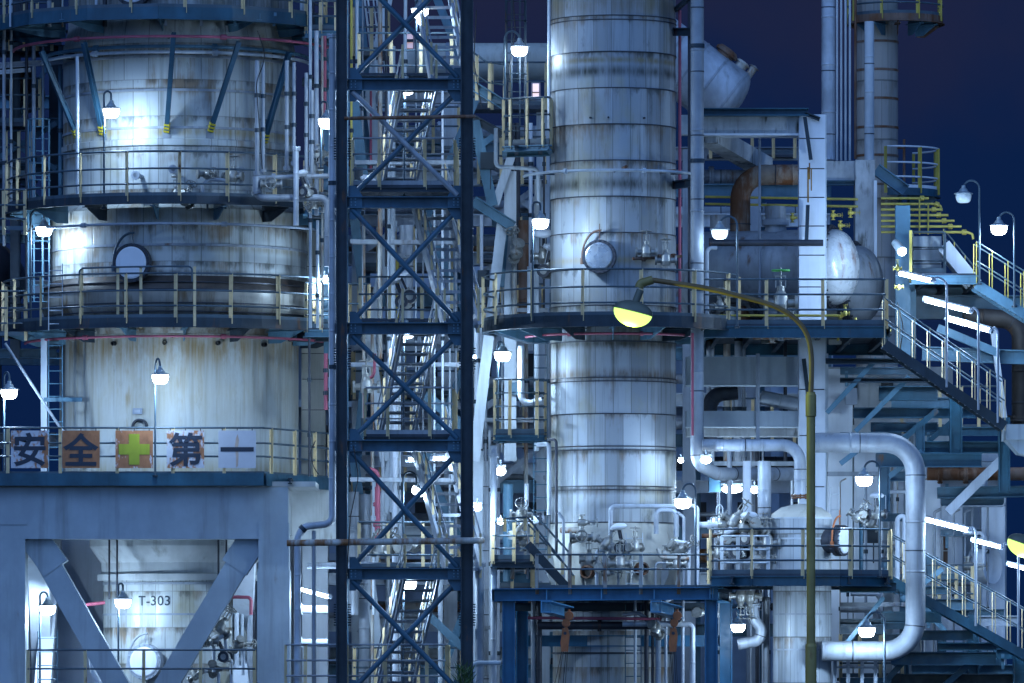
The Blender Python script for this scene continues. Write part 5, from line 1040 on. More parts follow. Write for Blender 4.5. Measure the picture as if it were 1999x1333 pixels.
t = T('guard_railing', 'low railing beside the lower lamp at the foot of the right structure', 'railing', P(1640, 1345, -2.2)); rails(t, [P(1630, 1345, -2.2), P(1710, 1345, -2.2)], .95, .3, (1., .55), rm='grey', pm='grey', toe=0)
ladder('ladder', 'thin white ladder with a cross arm above the lower right lamp', P(1622, 1040, -.8), P(1622, 950, -.8), (L(16), 0, 0), m='pale')
# ------------------------------------------------------------------ street lamps in the foreground
SY = -45.
t = T('street_lamp', 'tall yellow-green street lamp pole in the foreground, its lamp glowing greenish yellow', 'street lamp', V((P(1583, 0, SY).x, SY, 0)))
b0 = V((P(1583, 0, SY).x, SY, 0)); zj = P(1583, 1150, SY); MB().tube([b0, P(1583, 1262, SY)], L(11, SY), 20).B('lower_pole', M['pole'], t)
g = MB(); g.rev([(L(11, SY), 0), (L(9.2, SY), L(6, SY))], P(1583, 1262, SY), Z, 20); g.tube([P(1583, 1258, SY), P(1583, 765, SY)], L(8.6, SY), 20); g.B('upper_pole', M['pole'], t)
MB().rev([(L(8, SY), 0), (L(10.5, SY), L(3, SY)), (L(10.5, SY), L(44, SY)), (L(7, SY), L(50, SY))], P(1583, 815, SY), Z, 20).B('sleeve', M['pole'], t)
ap = [P(x, y, SY) for x, y in ((1583, 772), (1584, 700), (1576, 655), (1552, 622), (1510, 597), (1440, 577), (1370, 561), (1270, 546))]
cv = []
for i in range(len(ap)-1):
    p0, p1, p2, p3 = ap[max(i-1, 0)], ap[i], ap[i+1], ap[min(i+2, len(ap)-1)]
    for k in range(8):
        u = k/8; cv.append(.5*((2*p1) + (p2-p0)*u + (2*p0-5*p1+4*p2-p3)*u*u + (3*p1-p0-3*p2+p3)*u**3))
cv.append(ap[-1]); MB().tube(cv, L(5.0, SY), 14).B('arm', M['armp'], t)
hc = P(1236, 608, SY); axl = V((math.cos(R(-14)), 0, math.sin(R(-14)))); upl = V((math.sin(R(14)), 0, math.cos(R(14))))
def lamphead(t, hc, axl, upl, s, lab=None):
    g = MB(); n = 14
    for k in range(n):
        pass
    vs = []; ms = 20; side = axl.cross(upl)
    for i in range(9):                                    # upper shell: flattened dome, longer than wide
        a = R(90*i/8)
        for k in range(ms): e = 2*pi*k/ms; vs.append(hc + axl*(math.cos(e)*math.cos(a)*.37*s) + side*(math.sin(e)*math.cos(a)*.22*s) + upl*(math.sin(a)*.20*s))
    g.add(vs, [(i*ms+k, i*ms+(k+1) % ms, (i+1)*ms+(k+1) % ms, (i+1)*ms+k) for i in range(8) for k in range(ms)], True)
    g.tube([hc + upl*.15*s, hc + upl*.42*s + axl*.03], .07*s, 12); g.B('shade', M['shade'], t)
    g = MB(); vs = []
    for i in range(8):
        a = R(-90*i/7)
        for k in range(ms): e = 2*pi*k/ms; vs.append(hc - upl*.01 + axl*(math.cos(e)*math.cos(a)*.36*s) + side*(math.sin(e)*math.cos(a)*.21*s) + upl*(math.sin(a)*.27*s))
    g.add(vs, [(i*ms+k, (i+1)*ms+k, (i+1)*ms+(k+1) % ms, i*ms+(k+1) % ms) for i in range(7) for k in range(ms)], True); g.B('globe', M['sod'], t)
lamphead(t, hc, axl, upl, .93)
MB().tube([hc + upl*.42, P(1250, 553, SY), P(1274, 546, SY)], .075, 10, bend=.1).B('neck', M['pole'], t)
light(t, hc - upl*.40 - ORG[t.name], 95, (.7, 1., .12), .2)
t = T('street_lamp', 'second greenish-yellow lamp, half cut off at the right edge', 'street lamp', V((P(2080, 0, -20).x, -20, 0)))
h2 = P(1999, 1062, -20); lamphead(t, h2, V((math.cos(R(-20)), 0, math.sin(R(-20)))), V((math.sin(R(20)), 0, math.cos(R(20)))), 1.0)
MB().tube([V((P(2080, 0, -20).x, -20, 0)), P(2080, 1060, -20), P(2060, 1020, -20), P(2005, 1025, -20)], .07, 12, bend=.6).B('pole', M['pole'], t); light(t, h2 - Z*.35 - ORG[t.name], 80, (.75, 1., .25), .2)
# ================================================================== background rack and far structures
wb = T('process_building', 'grey rear building wall seen dimly between the columns', 'building', P(1000, 1860, 24))
g = MB(); g.rect(540, 520, 1620, 1860, 24, .6); g.B('wall', M['wall'], wb)
for x in range(560, 1620, 105): MB().rect(x, 515, x+16, 1860, 23.6, .4).B('pilaster', M['wall'], wb)
for y in (640, 780, 930, 1080): MB().rect(540, y, 1620, y+14, 23.5, .5).B('ledge', M['conw'], wb)
for y in (560, 690, 830, 980):
    for x in range(600, 1600, 105): MB().rect(x, y, x+44, y+46, 23.97, .1).B('window', M['black'], wb)
def rack(label, x0, x1, ys, Y, cols, m1='grey', m2='navy'):
    it = []
    for x in cols: it.append(('column', m1, 'h', (x, 1860, Y), (x, ys[0]-8, Y), .34, .34, YD)); it.append(('column', m2, 'h', (x+10, 1860, Y+5), (x+10, ys[0]-8, Y+5), .34, .34, YD))
    for i, y in enumerate(ys):
        it.append(('beam', (m1, m2, 'pale', 'blue')[i % 4], 'h', (x0, y, Y), (x1, y, Y), .3, .34)); it.append(('beam', m2, 'h', (x0, y, Y+5), (x1, y, Y+5), .3, .34))
        for x in cols: it.append(('cross_beam', m2, 'h', (x, y, Y), (x, y, Y+5), .25, .3))
    return beams('pipe_rack', label, it, 'pipe rack')
YS = [205, 292, 350, 430, 505, 585, 672, 770, 860, 950, 1040, 1130, 1220, 1310]
rack('tall pipe rack between the blue tower and the slim column', 640, 1110, YS, 9, (700, 880, 1060), 'pale', 'bluel')
rack('tall pipe rack behind the panelled pillar', 1310, 1620, [300, 372, 430, 520, 610, 690, 780, 860, 950, 1040, 1130, 1230], 11, (1345, 1470, 1600), 'grey', 'bluel')
rack('pipe rack at the far left behind the T-303 column', -60, 160, [200, 330, 560, 700, 860], 13, (-20, 140), 'bluel', 'navy')
rnd = random.Random(11); GH = 'horizontal pipes on the rack between tower and slim column'; GH2 = 'horizontal pipes on the rack behind the pillar'
for i, y in enumerate(YS[:-1]):
    gap = YS[i+1] - y; yy = y + gap - 8
    for k in range(3):
        dd = rnd.choice((9, 13, 18, 26, 34)) if k else rnd.choice((12, 22)); m = rnd.choice(('alu', 'aluf', 'white', 'rusth', 'conw', 'dark', 'pale'))
        pipe('horizontal pipe on the rack between the blue tower and the slim column', [(640 + rnd.randint(0, 60), YS[i+1] - 13 - dd/2, 9.6 + k*1.4), (1110 - rnd.randint(0, 80), YS[i+1] - 13 - dd/2, 9.6 + k*1.4)], dd, m, group=GH, fl=(rnd.uniform(.2, .8),), laps=1.5)
for i, y in enumerate([300, 372, 430, 520, 610, 690, 780, 860, 950, 1040, 1130]):
    for k in range(2):
        dd = rnd.choice((9, 13, 20, 28)); m = rnd.choice(('alu', 'aluf', 'white', 'rusth', 'dark'))
        pipe('horizontal pipe on the rack behind the panelled pillar', [(1320, y + 72 - 13 - dd/2, 11.6 + k*1.6), (1610, y + 72 - 13 - dd/2, 11.6 + k*1.6)], dd, m, group=GH2, fl=(rnd.uniform(.2, .8),), laps=1.5)
GV = 'vertical pipes seen through the blue tower'
for i, (x, y0, y1, dd, m) in enumerate(((742, -60, 700, 9, 'rusth'), (754, -60, 520, 6, 'dark'), (766, 90, 1000, 12, 'pale'), (793, 440, 640, 28, 'alu'), (776, 500, 900, 7, 'yell'), (757, 560, 1400, 9, 'pale'), (772, 640, 1400, 13, 'white'), (730, 930, 1200, 7, 'pale'), (710, 440, 830, 7, 'rusth'), (748, 880, 1070, 7, 'white'), (770, 930, 1060, 12, 'conw'), (842, 640, 870, 8, 'aluf'), (860, 1130, 1400, 10, 'pale'), (735, 950, 1065, 9, 'pink'), (724, 150, 330, 5, 'pink'), (690, 960, 1200, 22, 'alu'), (712, 965, 1400, 24, 'alu'), (940, 420, 900, 7, 'white'), (1004, 440, 640, 11, 'rusth'), (945, 900, 1400, 18, 'alu'), (1022, 430, 660, 20, 'rust'), (1050, 350, 480, 14, 'conw'), (1058, 440, 640, 12, 'alu'), (1016, 500, 660, 16, 'dark'), (1034, 520, 660, 10, 'white'))):
    pipe({'pink': 'red', 'dark': 'dark', 'yell': 'yellow', 'rust': 'rusty', 'rusth': 'rust-stained'}.get(m, 'pale') + ' vertical pipe seen through or beside the blue tower', [(x, y1, 2.2 + (i % 6)*.7), (x, y0, 2.2 + (i % 6)*.7)], dd, m, group=GV, fl=(.35, .7) if i % 2 else (), laps=1.2)
pipe('bent pink pipe behind the middle of the blue tower', [(712, 830, 1.5), (712, 740, 1.5), (730, 735, 1.5), (732, 690, 1.5)], 6, 'pink', bend=.15, laps=0); pipe('bent red pipe behind the lower left of the blue tower', [(716, 915, 2.), (738, 920, 2.), (738, 1060, 2.)], 9, 'pink', bend=.2, laps=0)
pipe('white loop of tube beside the tilted lamp', [(786, 1100, 1), (786, 980, 1)], 5, 'white', laps=0)
pipe('long pale horizontal pipe low behind the blue tower', [(600, 1104, 1.5), (885, 1104, 1.5)], 13, 'alu', fl=(.4,))
for x, y in ((620, 1190), (632, 1255)): pipe('white pipe stub ending beside the thin riser left of the blue tower', [(640, y, 2.), (580, y, 2.)], 16, 'white', group='white stubs left of the blue tower', fl=(.9,))
for i, (x, y) in enumerate(((715, 755), (790, 590), (800, 580), (1008, 490), (1060, 500), (1066, 530), (700, 395), (806, 1065), (775, 1068), (745, 1075))): valve(x, y, 1.2, 'weathered valve behind the blue tower', 'valves behind the blue tower', (0, 0, 35*i), 1.5)
# railings and short decks on the rack
for i, (x0, x1, y, Y) in enumerate(((690, 760, 100, 3), (640, 720, 640, 3), (690, 780, 770, 7), (930, 1060, 640, 4), (690, 900, 1350, 4), (560, 700, 640, 6), (925, 1065, 205, 8), (700, 880, 520, 8), (1040, 1090, 1145, 6), (880, 1040, 1145, 7))):
    t = T('guard_railing', ('cream railing by the pale ladder near the top left of the blue tower', 'cream railing between T-303 and the blue tower at belt height', 'cream railing on the rack behind the third tower panel', 'row of cream posts left of the slim column at hatch height', 'cream railing on the ground behind the blue tower', 'cream railing beside the yellow wall right of T-303', 'cream railing on the rack below the beige drum', 'cream railing on the rack behind the second tower panel', 'small railing left of the slim column skirt', 'railing on the rack low between tower and slim column')[i], 'railing', P(x0, y, Y))
    rails(t, [P(x0, y, Y), P(x1, y, Y)], 1.1, .5 if i != 3 else .22, (1., .55)); MB().rect(x0-5, y, x1+5, y+8, Y, 1.2).B('walkway', M['grate'], t)
w = T('equipment_casing', 'yellowish lit casing just right of the T-303 column', 'casing', P(614, 950, 6)); panelled(w, 588, 400, 634, 940, 5.5, 1.2, 'beige', (520, 690, 740, 800, 870), gap=1.5)
ladder('caged_ladder', 'white caged ladder in the upper part of the blue tower', P(735, 180, 3.4), P(706, -60, 3.4), (L(22), 0, 0), m='pale', cage=(0, -1, 0))
t = T('far_window', 'small pink lit window left of the slim column near the top', 'window', P(1046, 190, 11)); MB().rect(1040, 163, 1052, 206, 11, .06).B('pane', M['warm'], t); MB().rect(1039, 179, 1053, 181, 10.97, .03).B('frame_bar', M['navy'], t); MB().rect(1037, 160, 1055, 209, 11.07, .1).B('frame', M['grey'], t)
t = T('far_window', 'dim orange lit window high behind the blue tower', 'window', P(799, 80, 13)); MB().rect(790, 62, 806, 94, 13, .06).B('pane', M['worange'], t); MB().rect(789, 76, 807, 82, 12.97, .03).B('frame_bar', M['navy'], t); MB().rect(787, 60, 809, 97, 13.07, .1).B('frame', M['grey'], t)
# ================================================================== lamps
F3, F2 = (lambda px: front(334, px) + .02), (lambda px: front(326, px) + .02)
lamp(217, 222, F2(203) + .0, 203, 408, 'gooseneck lamp blazing against the upper T-303 shell', 70)
lamp(638, 242, -3.6, 626, 330, 'gooseneck lamp left of the blue tower near the top, in front of the dark sky', 70)
lamp(86, 453, F3(62), 60, 640, 'gooseneck lamp at the far left above the belt platform', 65)
lamp(313, 741, YF - .5, 303, 930, 'gooseneck lamp in front of the stained base of T-303, above the safety boards', 95, top=42, Yp=YF - .06)
lamp(18, 770, .0, 8, 930, 'gooseneck lamp at the left edge above the first safety board', 90, Yp=.2)
lamp(793, 176, -2.7, 789, 385, 'gooseneck lamp on a post in the blue tower just below the first blue beam', 75, top=30)
lamp(820, 27, -2.4, 812, 160, 'topmost lamp, beside the stair at the top of the blue tower', 80, top=26)
lamp(1014, 101, -.1, 985, 292, 'gooseneck lamp above the square landing left of the slim column', 30, top=40)
lamp(1055, 438, fy(CX - 4, 0, 245, 1046), 1040, 630, 'gooseneck lamp beside the slim column above its round platform', 75, top=44)
lamp(793, 652, -2.7, 788, 862, 'gooseneck lamp on a post in the blue tower below the third blue beam', 80, top=28)
lamp(981, 697, -.4, 972, 850, 'bright gooseneck lamp over the caged blue landing left of the slim column', 80, top=30)
lamp(797, 1144, -2.7, 787, 1350, 'gooseneck lamp on a tall post at the foot of the blue tower', 85, top=36)
lamp(93, 1192, 1.6, 78, 1420, 'gooseneck lamp at the left inside the T-303 bay', 110, top=36)
lamp(240, 1179, 1.2, 231, 1420, 'gooseneck lamp on a post in front of the T-303 number', 48, top=40)
lamp(1333, 984, -4.1, 1358, 1150, 'gooseneck lamp on the hoist deck at the right of the slim column', 45, top=40)
lamp(1687, 940, -4.6, 1718, 1128, 'gooseneck lamp on the tank platform in front of the white pillars', 85, top=40)
lamp(1692, 1235, -4.2, 1727, 1420, 'gooseneck lamp under the tank platform beside the C-shaped pipe', 90, top=40)
lamp(1950, 450, .9, 1980, 600, 'gooseneck lamp shining above the upper right stairs', 90, top=36)
lamp(1881, 388, .9, 1912, 556, 'unlit gooseneck lamp above the upper right landing', 0, 'off', top=36)
lamp(1405, 458, -2., 1439, 640, 'dim gooseneck lamp left of the panelled pillar', 12, 'dim', top=36)
lamp(1441, 1226, -3.6, 1430, 1180, 'lamp on a short arm at the right leg of the hoist frame', 45, top=38, pole=False, sc=.85)
lamp(813, 959, -1.6, 787, 1060, 'tilted gooseneck lamp in the blue tower under the tube lamps', 45, top=38, tilt=.5, sc=.8)
bulk(977, 920, -2., 'flood lamp on the riser left of the slim column, upper of two', 40, .13); bulk(932, 991, -3., 'small oval lamp just right of the blue tower', 60, .10); bulk(977, 1019, -1.5, 'small lamp low beside the riser left of the slim column', 40, .08); bulk(1378, 898, -2.4, 'small lamp on the elbow of the stout riser', 25, .11, wide=1.2)
bulk(1329, 899, -1.5, 'tiny lamp at the right edge of the slim column', 12, .07); bulk(1429, 955, 3., 'wide oval lamp over the manifold', 45, .12, wide=2.2); bulk(1473, 957, 3., 'small oval lamp beside the wide one over the manifold', 15, .10); bulk(633, 545, 1.5, 'small lamp between T-303 and the blue tower at hatch height', 50, .09); bulk(926, 698, -.2, 'tiny lamp glinting past the right leg of the blue tower', 45, .05)
t = T('floodlight', 'small cylindrical floodlight on the blue column below the yellow pipes', 'floodlight', P(1760, 490, .4)); a, b = P(1748, 474, .6), P(1761, 491, .2)
MB().cyl(a, b, .10, 18, .12).B('housing', M['lamp'], t); MB().rev([(.11, 0), (.10, .03), (0, .05)], b, b - a, 18).B('lens', M['glow'], t); MB().tube([a, P(1750, 470, 2.8)], .03, 6).B('bracket', M['navy'], t); light(t, (b - a).normalized()*.5 + V((-.5, -.6, .2)), 60)
tube_lamp((1757, 534, -.9), (1819, 548, -1.5), 'uppermost tube lamp on the right-hand staircase', 45, (1848, 756, -1.6))
tube_lamp((1808, 586, -.9), (1892, 607, -1.5), 'middle tube lamp on the right-hand staircase', 60, (1910, 800, -1.6))
tube_lamp((1852, 623, -.9), (1932, 645, -1.5), 'lowest tube lamp on the long right-hand staircase', 60, (1948, 825, -1.6))
tube_lamp((1808, 1014, -2.2), (1890, 1035, -2.8), 'long tube lamp right of the C-shaped pipe', 60, (1905, 1222, -2.7))
tube_lamp((1901, 1055, -2.2), (1954, 1068, -2.8), 'shorter tube lamp right of the long one by the C-shaped pipe', 40, (1988, 1262, -2.7), dia=.06)
tube_lamp((1971, 1102, -2.2), (2040, 1120, -2.8), 'tube lamp cut off by the right edge', 30, (2060, 1310, -2.7), dia=.06)
tube_lamp((846, 896, -.9), (877, 896, -.9), 'longer of two bright tube lamps under the fourth blue tower beam', 26, None, .085); tube_lamp((798, 897, -.9), (812, 897, -.9), 'shorter of two bright tube lamps under the fourth blue tower beam', 14, None, .07, nl=1)
tube_lamp((586, 1150, 2.), (642, 1165, 1.2), 'tube lamp on the pale wall left of the blue tower foot', 60, None, .06)
tube_lamp((1392, 1016, 4.), (1478, 1016, 4.), 'tube lamp glowing behind the manifold valves', 60, None, .07)
bulk(1262, 985, 0 - 3.2, 'x', 0) if 0 else None
VALVE and None
# ================================================================== the finer pipework, trays and steel between the big pieces
rc_ = random.Random(5)
GA, GB, GC = 'thin conduits behind the blue tower', 'thin conduits between tower and slim column', 'thin conduits behind the right-hand platforms'
for i, x in enumerate((686, 697, 708, 727, 738, 759, 781, 789, 812, 826, 848, 864, 878, 890)):
    y0, y1 = rc_.choice(((-60, 620), (150, 880), (380, 1120), (640, 1420), (-60, 390))); pipe('thin conduit running up behind the blue tower', [(x, y1, 1.2 + (i % 5)*.8), (x + rc_.choice((0, 0, 3)), y0, 1.2 + (i % 5)*.8)], rc_.choice((3, 4, 5, 7)), rc_.choice(('white', 'pale', 'aluf', 'dark', 'rusth', 'yell')), group=GA, laps=0, cl=(.3, .6))
for i, x in enumerate((931, 938, 948, 956, 972, 980, 1001, 1010, 1027, 1036, 1047, 1062, 1069)):
    y0, y1 = rc_.choice(((240, 640), (430, 880), (650, 1120), (840, 1420), (640, 960))); pipe('thin conduit rising between the blue tower and the slim column', [(x, y1, 2.6 + (i % 5)*.8), (x, y0, 2.6 + (i % 5)*.8)], rc_.choice((3, 4, 6, 8, 11)), rc_.choice(('white', 'pale', 'aluf', 'dark', 'rusth', 'alu')), group=GB, laps=0, cl=(.25, .55, .8), fl=(.4,) if i % 3 == 0 else ())
for i, x in enumerate((1384, 1391, 1404, 1419, 1433, 1441, 1452, 1466, 1478, 1489, 1501, 1533, 1546)):
    y0, y1 = rc_.choice(((700, 1130), (860, 1420), (560, 900), (930, 1420))); pipe('thin conduit rising behind the right-hand platforms', [(x, y1, 4.2 + (i % 5)*.9), (x, y0, 4.2 + (i % 5)*.9)], rc_.choice((4, 5, 7, 10, 14)), rc_.choice(('white', 'pale', 'aluf', 'dark', 'rusth', 'alu')), group=GC, laps=0, cl=(.3, .7), fl=(.5,) if i % 3 == 0 else ())
for i, x in enumerate((1640, 1655, 1690, 1722, 1735, 1752, 1772, 1798, 1824, 1862, 1884, 1898, 1928)):
    y0, y1 = rc_.choice(((890, 1120), (1000, 1420), (940, 1300))); pipe('thin conduit on the pale wall at the lower right', [(x, y1, 3.3), (x, y0, 3.3), (x + 12, y0 - 6, 3.3)], rc_.choice((3, 4, 6)), rc_.choice(('white', 'grey', 'aluf', 'rusth')), group='thin conduits on the lower right wall', laps=0, bend=.08, cl=(.3, .6))
def tray(label, p, q, w=.4, group=None, m='aluf'):
    p, q = P(*p), P(*q); t = T('cable_tray', label, 'cable tray', p, group); u = (q-p).normalized(); a = u.cross(YD).normalized() if abs(u.y) < .9 else XD
    for s in (-1, 1): MB().bar(p + YD*s*w/2, q + YD*s*w/2, .02, .10, a).B('side_rail', M[m], t)
    g = MB()
    for k in range(int((q-p).length/.3)): c = p + u*(.15 + .3*k); g.bar(c - YD*w/2, c + YD*w/2, .03, .015, a)
    g.B('rungs', M[m], t)
    for k in range(4): MB().tube([p + YD*(w*(k-1.5)/5) + a*.03, q + YD*(w*(k-1.5)/5) + a*.03], .022, 6).B('cable', M['black' if k % 2 else 'dark'], t)
    return t
for i, (p, q) in enumerate((((684, 318, 2.), (900, 318, 2.)), ((684, 472, 2.5), (900, 474, 2.5)), ((684, 712, 2.2), (900, 712, 2.2)), ((684, 936, 2.), (900, 938, 2.)), ((930, 606, 3.5), (1070, 606, 3.5)), ((930, 820, 3.2), (1070, 820, 3.2)), ((1380, 905, 3.5), (1556, 905, 3.5)), ((1380, 1090, 2.8), (1500, 1090, 2.8)), ((1615, 925, 2.9), (1760, 925, 2.9)), ((1640, 1180, 1.), (1800, 1180, 1.)))):
    tray(('level cable tray in the second panel of the blue tower', 'level cable tray in the third panel of the blue tower', 'level cable tray in the fourth panel of the blue tower', 'level cable tray in the fifth panel of the blue tower', 'cable tray left of the slim column at its round platform', 'cable tray left of the slim column behind the caged landing', 'cable tray above the manifold left of the panelled pillar', 'cable tray low behind the manifold railing', 'cable tray on the pillars behind the upper tank lamp', 'cable tray under the tank platform at the right')[i], p, q)
def box(label, px, py, Y, w, h, m='grey', group='junction boxes on the steelwork'):
    c = P(px, py, Y); t = T('junction_box', label, 'junction box', c, group); MB().box((c.x-w/2, c.y, c.z), (c.x+w/2, c.y+.16, c.z+h)).B('case', M[m], t)
    MB().box((c.x-w*.46, c.y-.02, c.z+h*.04), (c.x+w*.46, c.y-.001, c.z+h*.96)).B('door', M[m], t); MB().tube([c + V((w*.2, .08, 0)), c + V((w*.2, .08, -.5))], .018, 6).B('conduit', M['dark'], t)
for x, y, Y in ((700, 350, 1.), (870, 600, 1.2), (716, 840, 1.), (858, 1080, .8), (944, 560, 2.4), (1010, 770, 2.2), (990, 1060, 2.), (1395, 960, 3.), (1540, 1080, 2.), (1700, 1060, 3.4), (1820, 1120, 3.2), (1662, 790, 3.8), (952, 330, 2.2), (1390, 540, 4.), (1470, 600, 3.6)): box('small steel junction box on the plant steelwork', x, y, Y, rc_.choice((.22, .3, .36)), rc_.choice((.3, .42)), rc_.choice(('grey', 'navy', 'bluel')))
# more steel in the racks: knee braces and short posts
it = []
for i in range(len(YS)-1):
    for x in (700, 880, 1060)[i % 3:i % 3 + 1]: it += [('brace', 'grey', 'l', (x, YS[i]+8, 8.8), (x + 90*(1 if x < 1000 else -1), YS[i+1]-8, 8.8), .14, .14, YD), ('brace', 'pale', 'l', (x + 90*(1 if x < 1000 else -1), YS[i]+8, 8.9), (x, YS[i+1]-8, 8.9), .14, .14, YD)]
beams('steelwork', 'crossed grey angle braces on the rack behind the blue tower', it, 'steel frame')
it = [('post', 'bluel', 'h', (640, 700, 3), (640, 60, 3), .2, .2, YD), ('beam', 'bluel', 'h', (590, 78, 2.4), (660, 78, 2.4), .2, .25), ('beam', 'navy', 'h', (590, 160, 2.8), (660, 164, 2.8), .15, .2), ('beam', 'grey', 'h', (600, 418, 2.6), (660, 420, 2.6), .2, .2), ('beam', 'navy', 'h', (580, 655, 2.6), (660, 655, 2.6), .2, .3), ('strut', 'bluel', 'l', (600, 420, 2.6), (655, 490, 2.2), .1, .1, YD), ('strut', 'bluel', 'l', (600, 75, 2.6), (655, 150, 2.2), .1, .1, YD), ('strut', 'navy', 'l', (610, 300, 2.8), (655, 330, 2.4), .1, .1, YD)]
beams('steelwork', 'light blue steel tying the T-303 platforms to the blue tower', it, 'steel frame')
for y, lab in ((72, 'bridge deck from the top T-303 platform towards the blue tower'), (412, 'bridge deck from the second T-303 platform towards the blue tower'), (648, 'bridge deck from the belt platform towards the blue tower')):
    e = [P(596, y, 3.6), P(596, y, 1.6), P(656, y, 1.6), P(656, y, 3.6)]; z = e[0].z; poly_deck('platform', lab, [V((p.x, p.y, z)) for p in e], 1.1, .42, (1, 2), .18, fm='bluel', joists=2)
for i, (x, dd, m, y0, y1) in enumerate(((606, 6, 'pale', 640, -60), (618, 9, 'alu', 420, 60), (629, 5, 'rusth', 640, 70), (634, 7, 'pink', 220, 70), (644, 6, 'white', 640, 300), (620, 6, 'pale', 640, 430), (604, 5, 'dark', 930, 660), (636, 8, 'pink', 800, 690))): pipe('thin riser in the gap between T-303 and the blue tower', [(x, y0, .6 + i*.15), (x, y1, .6 + i*.15)], dd, m, group='thin risers between T-303 and the blue tower', laps=0, cl=(.3, .7))
for i, (x, y) in enumerate(((612, 332), (626, 300), (604, 366), (632, 395), (615, 398))): valve(x, y, .2, 'small valve in the gap between T-303 and the blue tower', 'valves between T-303 and the blue tower', (0, 90*(i % 2), 40*i), 1.1)
# more railings with cream posts on the rack levels
for i, (x0, x1, y, Y) in enumerate(((690, 895, 292, 8.4), (690, 895, 770, 8.4), (690, 895, 950, 8.4), (935, 1065, 350, 8.4), (935, 1065, 860, 8.4), (1385, 1550, 300, 10.4), (1385, 1550, 860, 10.4), (1385, 1550, 1130, 6.), (690, 895, 1130, 6.), (935, 1060, 505, 8.4))):
    t = T('guard_railing', ('cream-posted railing on the rack in the second panel of the blue tower', 'cream-posted railing on the rack in the fourth panel of the blue tower', 'cream-posted railing on the rack beside the tilted lamp', 'cream-posted railing on the rack below the square landing', 'cream-posted railing on the rack below the caged landing', 'cream-posted railing on the rack above the rusty bent pipe', 'cream-posted railing on the rack above the oval lamp', 'cream-posted railing behind the manifold valves', 'cream-posted railing behind the lowest stair flight', 'cream-posted railing on the rack beside the brown riser')[i], 'railing', P(x0, y, Y)); rails(t, [P(x0, y, Y), P(x1, y, Y)], 1.1, .62, (1., .55)); MB().rect(x0-3, y+1, x1+3, y+6, Y, 1.1).B('walkway', M['grate'], t)
# top platform of T-303: things standing on it
g = MB(); t = T('pipe_stand', 'low grey steel table on the top T-303 platform, right of its hatch', 'support', P(358, 48, .6)); MB().rect(318, 20, 398, 27, .5, .5).B('top_beam', M['grey'], t)
for x in (320, 390): MB().rect(x, 27, x+6, 50, .6, .08).B('leg', M['grey'], t)
t = T('pipe_stand', 'second low steel table on the top T-303 platform, further right', 'support', P(500, 48, .8)); MB().rect(452, 24, 540, 31, .8, .5).B('top_beam', M['bluel'], t)
for x in (456, 532): MB().rect(x, 31, x+6, 50, .9, .08).B('leg', M['bluel'], t)
for i, x in enumerate((20, 42, 96, 122, 188, 205, 402, 425, 590, 612, 628)): pipe('thin riser standing on the top T-303 platform', [(x, 52, 1.8), (x, -60, 1.8)], (4, 6, 9)[i % 3], ('pale', 'dark', 'aluf', 'rusth')[i % 4], group='thin risers on the top T-303 platform', laps=0)
# draped cables
for i, q in enumerate((((503, 60), (520, 110), (500, 160), (512, 330)), ((1000, -20), (1006, 60), (994, 140), (1000, 285)), ((930, 20), (925, 120), (940, 210)), ((690, 870), (700, 930), (684, 1010), (676, 1130)), ((1752, 590), (1764, 640), (1756, 690)), ((616, 860), (606, 880), (612, 912), (622, 926)))):
    w = [P(*a, (-1.2, .5, .8, -5.7, -.4, 1.)[i]) for a in q]; t = T('cable', ('cable hanging from the top T-303 platform', 'cable hanging beside the caged ladder', 'cable hanging right of the blue tower near the top', 'cable tied to the left leg of the blue tower', 'cable below the floodlight', 'cable hanging on the railing end near the last board')[i], 'cable', w[-1]); MB().tube(w, .014, 6, bend=.8).B('cable_run', M['black'], t)

# ------------------------------------------------------------------ steel, decks and rails filling the far left strip
for i, (x0, x1, y, Y) in enumerate(((-60, 78, 238, 5.2), (-60, 60, 340, 5.4), (-60, 100, 90, 5.2))):
    t = T('guard_railing', ('cream-posted railing at the far left beside the dark drum', 'cream-posted railing at the far left below the dark drum', 'cream-posted railing at the far left above the dark drum')[i], 'railing', P(x0, y, Y)); rails(t, [P(x0, y, Y), P(x1, y, Y)], 1.1, .34, (1., .62, .3)); MB().rect(x0, y+1, x1+4, y+8, Y, 1.6).B('walkway', M['grate'], t)
for i, (x, dd, m, y0, y1) in enumerate(((8, 7, 'aluf', 480, -60), (22, 5, 'pale', 420, -60), (52, 6, 'dark', 640, -60), (66, 8, 'grey', 420, 60), (84, 5, 'pale', 640, 90), (118, 9, 'bluel', 640, 90), (126, 5, 'pale', 420, 90), (134, 6, 'aluf', 640, 300))): pipe('thin riser in the steelwork at the far left', [(x, y0, 4.6 + i*.15), (x, y1, 4.6 + i*.15)], dd, m, group='thin risers at the far left', laps=0, cl=(.3, .7))
beams('steelwork', 'grey-blue braces between the far left railings', [('brace', 'bluel', 'l', (-40, 330, 5.8), (110, 240, 5.8), .12, .12, YD), ('brace', 'bluel', 'l', (-40, 240, 5.8), (110, 330, 5.8), .12, .12, YD), ('beam', 'grey', 'h', (-60, 132, 5.), (150, 118, 5.), .14, .14), ('beam', 'pale', 'h', (-60, 146, 5.), (60, 136, 5.), .1, .1)], 'steel frame')
